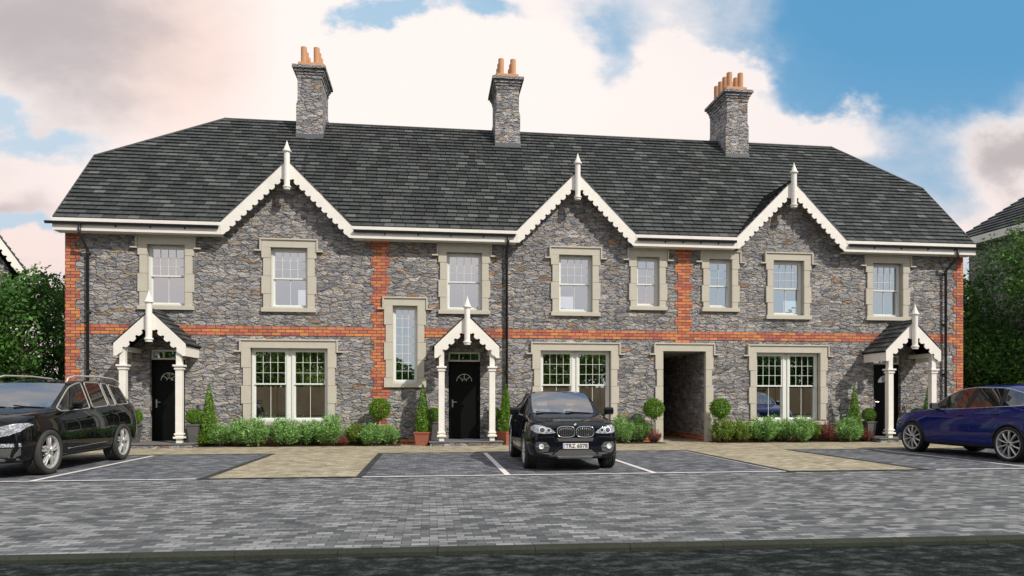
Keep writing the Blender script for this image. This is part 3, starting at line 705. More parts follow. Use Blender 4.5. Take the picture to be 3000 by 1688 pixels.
# porches
for c in (-7.765, 1.105, 15.405):
    y0 = -1.10; hw = .955; zt = 3.86; s_ = .96
    L = (hw+.06)*sqrt(1+s_*s_); ze = zt-s_*(hw+.06)+.03
    ud = MB(); ud.prism([(c-hw-.03, ze-.02), (c, zt-.02), (c+hw+.03, ze-.02), (c+hw+.03, ze-.035), (c, zt-.04), (c-hw-.03, ze-.035)][::-1], y0, -.001)
    porch = ud.build('porch', 'door_paint', house)
    for sx in (-1, 1):
        xa, xb = sorted((c+sx*hw, c+sx*(hw-.035))); base = MB(); base.box(xa, xb, y0, -.002, 2.60, 2.885); base.build('side_fascia', 'white_paint', porch)
        xa, xb = sorted((c+sx*.83, c+sx*.67)); base = MB(); base.box(xa, xb, y0+.05, -.002, 2.74, 2.86); base.build('wall_plate', 'white_paint', porch)
    arm = board(hw, s_, zt, zt-s_*hw, 2.60, .42, .235, .047, .13, .08)
    mb = MB(); mb.prism([(c+x, z) for x, z in arm][::-1], y0-.035, y0); mb.prism([(c-x, z) for x, z in arm], y0-.035, y0); mb.build('bargeboard', 'white_paint', porch)
    fb = MB(); finial(fb, c, y0-.09, 2.985, 4.43, .085); fb.build('finial', 'white_paint', porch)
    for sx in (-.75, .75):
        p = MB(); px, py = c+sx, y0+.10
        p.box(px-.075, px+.075, py-.075, py+.075, DZ0, 2.84); p.box(px-.088, px+.088, py-.088, py+.088, .39, 2.22)
        for z0, z1, e in ((.27, .325, .135), (.37, .42, .115), (2.215, 2.265, .115), (2.30, 2.355, .145)): p.box(px-e, px+e, py-e, py+e, z0, z1)
        p.box(px-.092, px+.092, py-.092, py+.092, .325, .37); p.box(px-.092, px+.092, py-.092, py+.092, 2.265, 2.30)
        bevel(p.build('post', 'white_paint', porch), .006, 1)
    rr = MB(); L = (hw+.06)*sqrt(1+s_*s_)
    ze = zt-s_*(hw+.06)+.03
    for sx in (-1, 1):
        slates(rr, (c+sx*(hw+.06), 0, ze), (0, 1, 0), (-sx, 0, s_), [(y0-.045, 0), (-.005, 0), (-.005, L), (y0-.045, L)], course=.215, width=.26, thick=.028)
        rr.add([(c+sx*(hw+.05), y0-.03, ze), (c, y0-.03, zt+.02), (c, 0, zt+.02), (c+sx*(hw+.05), 0, ze)], [(0, 1, 2, 3)])
    rr.tube([(c, y0-.03, zt+.055), (c, 0, zt+.055)], .035, 6)
    rr.build('slate_roof', 'slate', porch)

# ------------------------------------------------------------------ neighbouring houses
def invp(u, v, zc):
    xc = (u-1500)/2000*zc; return Vector((zc*sin(TH)+xc*cos(TH), -21.3+zc*cos(TH)-xc*sin(TH), 1.4+(1168-v)/2000*zc))
nb = empty('neighbouring_house', (27, 6, 0), 0, 'slate roofed stone house behind the dark tree beyond the right end of the terrace', 'house', 'neighbouring houses')
nb_off = Vector((27, 6, 0))
zE = 8.3
def at_z(u, v, z): return invp(u, v, (z-1.4)*2000/(1168-v))
A = at_z(2855, 703, zE); B = at_z(3000, 664, zE); d = (B-A).normalized(); nrm = Vector((-d.y, d.x, 0))
if nrm.y < 0: nrm = -nrm
C0 = A-d*1.2; C1 = A+d*12; D1 = C1+nrm*9; D0 = C0+nrm*9
def q4(a, b, z0, z1): return [(a.x, a.y, z0), (b.x, b.y, z0), (b.x, b.y, z1), (a.x, a.y, z1)]
mb = MB()
i_ = .45
wc = [C0+d*i_+nrm*i_, C1-d*i_+nrm*i_, D1-d*i_-nrm*i_, D0+d*i_-nrm*i_]
for k in range(4): mb.add([tuple(Vector(p)-nb_off) for p in q4(wc[k], wc[(k+1) % 4], -.1, zE-.02)], [(0, 1, 2, 3)])
mb.build('wall', 'rubble_stone', nb)
mb = MB(); cs = [C0, C1, D1, D0]
for k in range(4):
    a, b = cs[k], cs[(k+1) % 4]; mb.add([tuple(Vector(p)-nb_off) for p in q4(a, b, zE-.16, zE+.16)], [(0, 1, 2, 3)])
mb.add([(p.x-27, p.y-6, zE-.16) for p in cs], [(0, 1, 2, 3)])
mb.build('fascia', 'white_paint', nb)
tanr = .86
mb = MB(); H0 = C0+d*4.5+nrm*4.5; H1 = C1-d*4.5+nrm*4.5; hz = zE+.18+4.5*tanr
tl = sqrt(1+tanr**2)
lf = 4.5*tl; ln = (C1-C0).length
slates(mb, (C0.x-27, C0.y-6, zE+.18), d, (nrm.x, nrm.y, tanr), [(0, 0), (ln, 0), (ln-4.5, lf), (4.5, lf)], width=.4, course=.25)
o2 = D0; slates(mb, (D0.x-27, D0.y-6, zE+.18), -nrm, (d.x, d.y, tanr), [(0, 0), (9, 0), (4.5, lf)], width=.4, course=.25)
q = [(C0.x, C0.y, zE+.17), (C1.x, C1.y, zE+.17), (D1.x, D1.y, zE+.17), (D0.x, D0.y, zE+.17), (H0.x, H0.y, hz), (H1.x, H1.y, hz)]
mb.add([tuple(Vector(p)-nb_off) for p in q], [(0, 1, 5, 4), (1, 2, 5), (2, 3, 4, 5), (3, 0, 4)])
mb.build('roof', 'slate', nb)

zc_ = 25.0; P0 = invp(72, 792, zc_); nrz = radians(36); ndx = Vector((cos(nrz), sin(nrz), 0))
def uv_(p):
    x, y = p.x, p.y+21.3; zc = x*sin(TH)+y*cos(TH); xc = x*cos(TH)-y*sin(TH); return 1500+2000*xc/zc, zc
lo, hi = 0.0, 6.0
for k in range(40):
    md_ = (lo+hi)/2
    if uv_(P0-ndx*md_)[0] > 0: lo = md_
    else: hi = md_
zc2 = uv_(P0-ndx*lo)[1]; zt2 = 1.4+(1168-696)/2000*zc2; sl = (zt2-P0.z)/lo
nl = empty('neighbouring_house', (P0.x, P0.y, 0), nrz, 'stone gable end with pale scalloped bargeboard above the trees beyond the left end', 'house', 'neighbouring houses')
fz = P0.z; hwn = 3.4; apz = fz+hwn*sl; apx = -hwn
mb = MB(); mb.prism([(2*apx+.4, -.1), (-.4, -.1), (-.4, fz), (apx, apz-.35), (2*apx+.4, fz)], .3, 9)
mb.build('wall', 'rubble_stone', nl)
arm = board(hwn, sl, apz, fz, fz-.12, .46, .24, .045, .13, .1)
mb = MB(); mb.prism([(apx+x, z) for x, z in arm][::-1], -.05, 0); mb.prism([(apx-x, z) for x, z in arm], -.05, 0); mb.build('bargeboard', 'white_paint', nl)
mb = MB(); LL = (hwn+.05)*sqrt(1+sl*sl)
for sx in (-1, 1): slates(mb, (apx+sx*(hwn+.05), 0, fz-.05), (0, 1, 0), (-sx, 0, sl), [(-.1, 0), (9, 0), (9, LL), (-.1, LL)], thick=.04)
mb.add([(.05, -.08, fz-.06), (apx, -.08, apz), (apx, 9, apz), (.05, 9, fz-.06), (2*apx-.05, -.08, fz-.06), (2*apx-.05, 9, fz-.06)], [(0, 1, 2, 3), (1, 4, 5, 2)])
mb.build('roof', 'slate', nl)

# ------------------------------------------------------------------ plants
def leaf_quad(mb, p, size, rnd, asp=.5, nrm=None):
    a = Vector((rnd.gauss(0, 1), rnd.gauss(0, 1), rnd.gauss(0, 1))).normalized()
    if nrm is not None: a = (a+nrm*1.1).normalized()
    t = Vector((rnd.gauss(0, 1), rnd.gauss(0, 1), rnd.gauss(0, 1))).cross(a)
    if t.length < 1e-3: return
    t.normalize(); b = a.cross(t); s1 = size*rnd.uniform(.7, 1.3)
    mb.add([p-t*s1*.5, p+b*s1*asp*.5, p+t*s1*.5, p-b*s1*asp*.5], [(0, 1, 2, 3)])
def shrub_mesh(rnd, R, Hh, nst, leaf_s, per, asp=.38, spread=1.0):
    fo, st = MB(), MB()
    for i in range(nst):
        a = rnd.uniform(0, 2*pi); rr = sqrt(rnd.random()); top = Vector((cos(a)*rr*R*spread, sin(a)*rr*R*spread, Hh*rnd.uniform(.62, 1.16)*sqrt(max(.05, 1-.72*rr*rr))))
        base = Vector((cos(a)*rr*R*.25, sin(a)*rr*R*.25, 0))
        mid = base.lerp(top, .5)+Vector((cos(a), sin(a), 0))*R*.10
        st.tube([base, mid, top], [.008, .005, .002], 4, False)
        for k in range(per):
            t = rnd.uniform(.22, 1.02); q = (base*(1-t)**2+mid*2*t*(1-t)+top*t*t)
            dirn = (top-base).normalized(); o = Vector((rnd.gauss(0, 1), rnd.gauss(0, 1), rnd.gauss(0, .7))).normalized(); s1 = leaf_s*rnd.uniform(.7, 1.35)
            tdir = (dirn*.9+o).normalized(); b = tdir.cross(Vector((rnd.gauss(0, 1), rnd.gauss(0, 1), rnd.gauss(0, 1)))).normalized(); q = q+o*rnd.uniform(0, leaf_s*.8)
            fo.add([q, q+tdir*s1*.5+b*s1*asp*.5, q+tdir*s1, q+tdir*s1*.5-b*s1*asp*.5], [(0, 1, 2, 3)])
    return fo, st
def meshof(mb, name, m):
    me = bpy.data.meshes.new(name); me.from_pydata(mb.v, [], mb.f); me.materials.append(M[m]); me.update(); return me
SH = {}
for key, lm, R, Hh, nst, ls, per in (('g0', 'leaf_shrub', .40, .72, 80, .070, 52), ('g1', 'leaf_shrub', .40, .72, 84, .062, 56), ('g2', 'leaf_shrub', .40, .72, 76, .076, 48),
                                     ('olive', 'leaf_olive', .36, .68, 84, .06, 50), ('yellow', 'leaf_yellow', .22, .42, 54, .042, 40), ('red', 'leaf_red', .24, .42, 66, .042, 36)):
    rnd = random.Random(key); fo, st = shrub_mesh(rnd, R, Hh, nst, ls, per)
    SH[key] = (meshof(fo, 'foliage', lm), meshof(st, 'stem', 'bark'), R, Hh)
def shrub(key, x, y, r, h, label, rz):
    fo, st, R, Hh = SH[key]
    e = empty('shrub', (x, y, .016), rz, label, 'shrub', 'shrubs along the front wall'); e.scale = (1.12*r/R, 1.12*r/R, 1.06*h/Hh)
    link(fo, 'foliage', e); link(st, 'stems', e)
shrubs = [
 ('yellow', -6.55, -.56, .20, .40, 'small yellow green shrub at the left end of the left bed beside the first doorstep'),
 ('g1', -6.30, -.22, .34, .55, 'feathery green shrub at the foot of the cone bush right of the first door'),
 ('g0', -6.08, -.5, .36, .58, 'feathery green shrub second from the left in the bed left of the first big window'),
 ('g2', -5.52, -.54, .32, .70, 'tall green shrub under the left edge of the left ground floor window'),
 ('g1', -5.02, -.72, .40, .73, 'broad green shrub under the left pane of the left ground floor window'),
 ('g0', -4.22, -.66, .44, .72, 'bushy green shrub in the middle below the left ground floor window'),
 ('g2', -3.58, -.42, .38, .66, 'green shrub set back under the right pane of the left ground floor window'),
 ('g1', -2.94, -.60, .42, .80, 'tallest green shrub at the right edge of the left ground floor window'),
 ('red', -2.55, -.66, .16, .26, 'low dark red shrub tucked between green ones right of the left ground floor window'),
 ('olive', -2.20, -.32, .34, .60, 'olive green shrub left of the lollipop tree by the brick pillar'),
 ('g0', -1.67, -.72, .40, .58, 'green shrub at the foot of the lollipop tree by the brick pillar'),
 ('g2', -1.22, -.42, .30, .54, 'green shrub at the right end of the left bed beneath the tall stair window'),
 ('g1', 6.03, -.45, .34, .76, 'green shrub beside the right front wing of the middle black car'),
 ('g0', 6.60, -.30, .34, .74, 'green shrub left of the lollipop tree beside the dark passage'),
 ('red', 7.02, -.52, .22, .38, 'dark red shrub at the left foot of the passage opening'),
 ('olive', 9.31, -.50, .36, .70, 'olive green shrub at the right foot of the passage under a lollipop tree'),
 ('olive', 9.86, -.55, .32, .66, 'rounded olive shrub between the passage and the right ground floor window'),
 ('g2', 10.66, -.50, .45, .72, 'large green shrub under the left edge of the right ground floor window'),
 ('g1', 11.36, -.40, .33, .64, 'green shrub in the middle below the right ground floor window'),
 ('g0', 11.84, -.72, .42, .72, 'broad green shrub under the right pane of the right ground floor window'),
 ('olive', 12.50, -.30, .30, .60, 'olive shrub at the right edge of the right ground floor window'),
 ('red', 12.86, -.55, .25, .54, 'dark red shrub right of the right ground floor window'),
 ('g1', 13.42, -.70, .42, .68, 'green shrub at the foot of the cone bush left of the last door'),
 ('red', 14.08, -.62, .24, .42, 'dark red shrub in front of the grey pot by the last door'),
]
for i, (k, x, y, r, h, lb) in enumerate(shrubs): shrub(k, x, y, r, h, lb, i*1.7)

def ball_crown(rnd, R, n, ls):
    mb = MB()
    for i in range(n):
        v = Vector((rnd.gauss(0, 1), rnd.gauss(0, 1), rnd.gauss(0, 1))).normalized(); r = R*(1-.34*rnd.random()**2)*(1+.07*sin(v.x*7+v.z*5)*cos(v.y*6)+.03*rnd.gauss(0, 1))
        leaf_quad(mb, v*r, ls, rnd, .6, v*rnd.uniform(-.3, 1))
    return mb
BALL = meshof(ball_crown(random.Random(3), .30, 3200, .046), 'crown', 'leaf_box')
def cone_crown(rnd, R, Hh, n, ls):
    mb = MB()
    for i in range(n):
        t = 1-sqrt(rnd.random()); a = rnd.uniform(0, 2*pi); r = R*(1-t)**.85*(1-.4*rnd.random()**2)*(1+.09*sin(a*5+t*17))+.008
        if t < .08: r *= .82+t*2
        v = Vector((cos(a), sin(a), .35)); leaf_quad(mb, Vector((cos(a)*r, sin(a)*r, t*Hh)), ls, rnd, .55, v*rnd.uniform(-.3, 1))
    return mb
CONE = meshof(cone_crown(random.Random(5), .25, 1.46, 3400, .05), 'crown', 'leaf_box')
def square_pot(h, w0, w1, m, name, parent, rim=.02):
    mb = MB()
    pr = [(w0, 0), (w1, h-.05), (w1+rim, h-.05), (w1+rim, h), (w1-.02, h), (w1-.03, h-.04)]
    vs = []; fs = []
    for r, z in pr: vs += [(-r, -r, z), (r, -r, z), (r, r, z), (-r, r, z)]
    for i in range(len(pr)-1):
        for k in range(4): fs.append((i*4+k, i*4+(k+1) % 4, (i+1)*4+(k+1) % 4, (i+1)*4+k))
    fs += [(3, 2, 1, 0), tuple((len(pr)-1)*4+k for k in range(4))]; mb.add(vs, fs)
    return bevel(mb.build(name, m, parent), .008)
def stem(parent, z0, z1, r, m='white_bark'):
    mb = MB(); mb.tube([(0, 0, z0), (.01, .005, (z0+z1)/2), (0, 0, z1)], r, 6); return mb.build('trunk', m, parent, smooth=True)
for x, lb in ((-6.75, 'round clipped bush in grey stone pot right of the first door'), (-8.38, 'round clipped bush in grey pot half hidden behind the left black car'),
              (.13, 'round clipped bush in grey pot left of the middle door behind the post'), (1.98, 'round clipped bush in grey pot right of the middle door behind the post'),
              (14.22, 'round clipped bush in grey stone pot left of the last door'), (15.93, 'round clipped bush behind the bonnet of the blue car')):
    e = empty('potted_topiary_ball', (x, -.62, .006), 0, lb, 'potted plant', 'clipped balls in grey pots')
    if abs(x-.13) < .01 or abs(x-1.98) < .01: e.location = (x, -.38, DZ0)
    hgt = .66 if e.location.z < .1 else .56
    square_pot(hgt, .10, .155, 'granite', 'pot', e); c_ = link(BALL, 'crown', e, (0, 0, hgt+.21)); c_.scale = (.72, .72, .72); stem(e, hgt-.05, hgt+.1, .015)
for x, y, pot, lb in ((-6.36, -.55, 0, 'tall clipped cone bush in the bed between the first door and left window'), (-.20, -.62, 1, 'clipped cone bush in square terracotta pot left of the middle door'),
                   (2.31, -.62, 1, 'clipped cone bush in square terracotta pot right of the middle door'), (13.75, -.55, 0, 'tall clipped cone bush between the right window and last door'),
                   (16.38, -.55, 0, 'clipped cone bush seen behind the right post of the last porch')):
    e = empty('topiary_cone', (x, y, .006), x, lb, 'topiary', 'clipped cone bushes')
    if pot: square_pot(.40, .175, .215, 'terracotta', 'pot', e); c_ = link(CONE, 'crown', e, (0, 0, .41))
    else: c_ = link(CONE, 'crown', e, (0, 0, .12)); c_.scale = (1.05, 1.05, 1.19)
    stem(e, .05, .6, .02, 'bark')
for x, y, lb in ((-1.48, -.55, 'lollipop tree with round crown in front of the brick pillar'), (6.98, -.60, 'lollipop tree with round crown left of the dark passage'), (9.15, -.60, 'lollipop tree with round crown right of the dark passage')):
    e = empty('lollipop_tree', (x, y, .01), x, lb, 'tree', 'lollipop trees'); c_ = link(BALL, 'crown', e, (0, 0, 1.085)); c_.scale = (1.07, 1.07, 1.05); stem(e, 0, .95, .017)

def big_tree(name, x, y, h, r, n, ls, m, label, seed, bare=.2, clumps=26, rz=0, grp='trees beside the terrace', shape=1.0):
    rnd = random.Random(seed); e = empty(name, (x, y, -.1), rz, label, 'tree', grp)
    tr = MB(); cl_ = []
    top = Vector((rnd.uniform(-.2, .2), 0, h*.72)); tr.tube([(0, 0, 0), top*.35, top*.7+Vector((.1, .1, 0)), top], [r*.055+.03, r*.045+.02, r*.03, .02], 8)
    for i in range(clumps):
        a = rnd.uniform(0, 2*pi); t = bare+(1-bare)*((i+.5)/clumps); rad = r*sqrt(max(.05, 1-((t-.48)/.58)**2))*rnd.uniform(.35, .92)*shape
        c = Vector((cos(a)*rad, sin(a)*rad, h*t)); cr = r*rnd.uniform(.26, .42)*(1.1-.4*abs(t-.5)); cl_.append((c, cr))
        b0 = Vector((0, 0, max(h*.12, c.z*.62-.1)))
        tr.tube([b0, b0.lerp(c, .5)+Vector((0, 0, -.1)), c], [r*.018+.008, .018, .006], 5)
        for j in range(3):
            e2 = c+Vector((rnd.gauss(0, 1), rnd.gauss(0, 1), rnd.gauss(0, .8))).normalized()*cr*.9; tr.tube([b0.lerp(c, .7), e2], [.012, .003], 4, False)
    fo = MB()
    for i in range(n):
        c, cr = rnd.choice(cl_); v = Vector((rnd.gauss(0, 1), rnd.gauss(0, 1), rnd.gauss(0, .8))).normalized()*cr*(rnd.random()**.4)*rnd.uniform(.85, 1.18)
        leaf_quad(fo, c+v, ls, rnd, .5, Vector((0, -.3, .6)))
    tr.build('trunk', 'bark', e, smooth=True); fo.build('crown', m, e); return e
big_tree('leafy_tree', -13.2, 2.6, 5.35, 2.2, 15000, .15, 'leaf_hedge', 'dark green leafy tree touching the left corner of the terrace', 11, .05, 44)
big_tree('leafy_tree', -15.2, 3.2, 5.1, 2.3, 15000, .15, 'leaf_hedge', 'dark green leafy tree at the left picture edge below the neighbouring gable', 12, .05, 44)
big_tree('leafy_tree', -14.0, 6.6, 5.5, 2.0, 9000, .16, 'leaf_hedge', 'taller leafy tree standing behind the left hedge of trees', 13, .05, 34)
big_tree('leafy_tree', -11.7, 5.2, 6.9, 1.5, 8000, .14, 'leaf_hedge', 'leafy tree with a light topped crown showing just left of the brick corner', 14, .05, 26)
big_tree('leafy_tree', 20.6, 2.6, 3.9, 1.9, 15000, .13, 'leaf_hedge', 'low dense bright green tree right of the brick corner behind the blue car', 15, .04, 40)
big_tree('leafy_tree', 22.6, 1.4, 7.6, 2.8, 21000, .15, 'leaf_tree', 'tall feathery tree with bare lower branches at the right picture edge', 16, .14, 50)
big_tree('leafy_tree', 21.4, 4.8, 6.3, 2.6, 16000, .15, 'leaf_tree', 'leafy tree in front of the neighbouring stone wall right of the terrace', 18, .1, 36)
big_tree('leafy_tree', 23.6, 5.4, 4.6, 2.2, 12000, .15, 'leaf_hedge', 'dense green bush tree low at the right picture edge', 19, .04, 36)
# opposite side of the road, seen mirrored in the windows
fn = empty('board_fence', (0, -36, 0), 0, 'brown board fence across the road mirrored in the ground floor windows', 'fence')
mb = MB(); x = -26
while x < 44: mb.box(x, x+.14, 0, .02, 0.02, 2.35); x += .15
mb.build('board_panel', 'fence_wood', fn)
for k in range(26):
    mb = MB(); mb.box(-26+k*2.7, -26+k*2.7+.12, .03, .14, 0, 2.45); mb.build('post', 'fence_wood', fn)
for i, (x, h, r) in enumerate(((-27, 9, 4.4), (-19, 8.6, 4.6), (-12, 8.2, 4.8), (-4.2, 4.4, 3.0), (4.5, 8.4, 4.8), (12.5, 8.6, 4.6), (20.5, 9, 4.8), (28.5, 8.6, 4.6), (37, 9, 4.8))):
    t_ = big_tree('leafy_tree', x, -42+(i % 2)*1.8, h, r, 11000, .44, 'leaf_olive' if i in (2, 5) else 'leaf_hedge', ['wide', 'low', 'small', 'tall', 'broad', 'pale', 'full', 'far', 'last'][i]+' tree across the road, '+['first', 'second', 'third', 'fourth', 'fifth', 'sixth', 'seventh', 'eighth', 'ninth'][i]+' from the left among those mirrored in the windows', 30+i, .10, 44, grp='trees across the road')
for i, (x, y, h) in enumerate(((36, -5, 7), (44, -14, 7.5), (46, -22, 7), (-36, -8, 7), (-44, -16, 7.5))):
    big_tree('leafy_tree', x, y, h, 4.8, 8000, .42, 'leaf_hedge', ['nearest tree outside the right picture edge, mirrored dark in the black car', 'middle tree outside the right picture edge', 'farthest tree outside the right picture edge by the road', 'tree outside the left picture edge nearer the terrace', 'tree outside the left picture edge nearer the road'][i], 60+i, .08, 40, grp='trees beside the parking court')

# ------------------------------------------------------------------ cars
def projected(bvh, pts, axis, sign, off=.006):
    """project 2-D points onto the body; axis 'x': pts are (y, z); axis 'y': pts are (x, z)"""
    res = []
    for a, b in pts:
        o = Vector((sign*6 if axis == 'x' else a, a if axis == 'x' else sign*4, b)); dd = Vector((-sign, 0, 0)) if axis == 'x' else Vector((0, -sign, 0))
        if axis == 'z': o = Vector((a, b, 5)); dd = Vector((0, 0, -1))
        h = bvh.ray_cast(o, dd)
        res.append(None if h[0] is None else h[0]-dd*off)
    return res
def patch(bvh, outline, axis, sign, name, m, parent, off=.008, cuts=3, skirt=.02):
    bm = bmesh.new(); vs = [bm.verts.new((a, b, 0)) for a, b in outline]; f = bm.faces.new(vs)
    bmesh.ops.triangulate(bm, faces=[f]); bmesh.ops.subdivide_edges(bm, edges=bm.edges[:], cuts=cuts, use_grid_fill=True)
    pr = projected(bvh, [(v.co.x, v.co.y) for v in bm.verts], axis, sign, off)
    dd = Vector((-sign, 0, 0)) if axis == 'x' else Vector((0, -sign, 0)) if axis == 'y' else Vector((0, 0, -1))
    good = [p for p in pr if p is not None]
    for v, p in zip(bm.verts[:], pr):
        v.co = p if p is not None else min(good, key=lambda q: ((q.y if axis == 'x' else q.x)-v.co.x)**2+((q.z if axis != 'z' else q.y)-v.co.y)**2)
    bd = [e for e in bm.edges if e.is_boundary]; r = bmesh.ops.extrude_edge_only(bm, edges=bd)
    for g in r['geom']:
        if isinstance(g, bmesh.types.BMVert): g.co += dd*skirt
    bmesh.ops.recalc_face_normals(bm, faces=bm.faces)
    me = bpy.data.meshes.new(name); bm.to_mesh(me); bm.free(); me.materials.append(M[m]); return link(me, name, parent)
def strip(bvh, pts, axis, sign, r, name, m, parent, n=14, off=0.0):
    pp = []
    for i in range(len(pts)-1):
        for k in range(n): t = k/n; pp.append((pts[i][0]*(1-t)+pts[i+1][0]*t, pts[i][1]*(1-t)+pts[i+1][1]*t))
    pp.append(pts[-1]); pr = [p for p in projected(bvh, pp, axis, sign, off) if p is not None]
    if len(pr) < 2: return
    mb = MB(); mb.tube(pr, r, 6); return mb.build(name, m, parent, smooth=True)
def oval(cx, cz, rx, rz, n=20, pw=1.0):
    out = []
    for k in range(n):
        t = 2*pi*k/n; c, s_ = cos(t), sin(t)
        out.append((cx+rx*math.copysign(abs(c)**pw, c), cz+rz*math.copysign(abs(s_)**pw, s_)))
    return out
def wheel(car, x, y, r, rim_r, wd, style, rubber, side):
    wl = MB(); wl.lathe([(rim_r*.98, -wd*.35), (rim_r*.98, wd*.30), (.10, wd*.30), (.001, wd*.30)], (0, 0, 0), 28, 'y')
    wo = wl.build('wheel', 'wheel_well', car, smooth=True, loc=(x, y, r)); 
    if side > 0: wo.rotation_euler = (0, 0, pi)
    t = MB(); h = wd/2
    prof = [(rim_r, -h*.82), (rim_r+.012, -h*.93), ((rim_r+r)/2, -h*1.0), (r-.022, -h*.96), (r-.006, -h*.86), (r, -h*.6)]
    tread = [(r, -h*.32), (r-.008, -h*.30), (r-.008, -h*.26), (r, -h*.24), (r, -h*.02), (r-.008, 0), (r, h*.02), (r, h*.24), (r-.008, h*.26), (r-.008, h*.30), (r, h*.32)]
    prof = prof+tread+[(a, -b) for a, b in prof[::-1]]
    t.lathe(prof, (0, 0, 0), 40, 'y'); t.build('tyre', rubber, wo, smooth=True)
    rm = MB(); f = -wd*.40
    rm.lathe([(rim_r*.90, f+.10), (rim_r*.93, f+.02), (rim_r*.95, f-.005), (rim_r*1.01, f-.012), (rim_r*1.01, f+.02)], (0, 0, 0), 36, 'y')
    rm.lathe([(.001, f+.008), (.035, f+.004), (.062, f+.012), (.075, f+.03), (.08, f+.08)], (0, 0, 0), 18, 'y')
    def spoke(a, w0, w1, r0=.05, r1=rim_r*.95, bow=.018):
        pts = []
        for q in range(6):
            t_ = q/5; rr = r0+(r1-r0)*t_; ww = w0+(w1-w0)*t_; yy = f+.012+bow*sin(pi*t_*.9)*-1+.01*t_
            pts.append((rr, ww, yy))
        vs = []
        for rr, ww, yy in pts:
            for s_, dy in ((-1, 0.006), (-.4, -.006), (.4, -.006), (1, 0.006), (1, .04), (-1, .04)):
                vs.append((rr*cos(a)-ww*s_*sin(a), yy+dy, rr*sin(a)+ww*s_*cos(a)))
        rm.add(vs, [(i*6+k, i*6+(k+1) % 6, (i+1)*6+(k+1) % 6, (i+1)*6+k) for i in range(5) for k in range(6)])
    if style == 'five':
        for k in range(5):
            a = pi/2+2*pi*k/5
            for o in (-.16, .16): spoke(a+o*.9, .016, .020)
            spoke(a, .020, .012, .05, rim_r*.62)
            spoke(a+pi/5, .012, .022, .05, rim_r*.45)
    elif style == 'ten':
        for k in range(10): spoke(pi/2+2*pi*k/10, .012, .019)
    else:
        for k in range(7): a = pi/2+2*pi*k/7; spoke(a-.07, .011, .012); spoke(a+.07, .011, .012)
    rm.build('rim', 'alloy', wo, smooth=False)
    hb = MB(); hb.lathe([(.001, f-.004), (.028, f-.003), (.03, f+.01)], (0, 0, 0), 14, 'y'); hb.build('hub_cap', 'trim_black' if style == 'ten' else 'chrome', wo)
    return wo

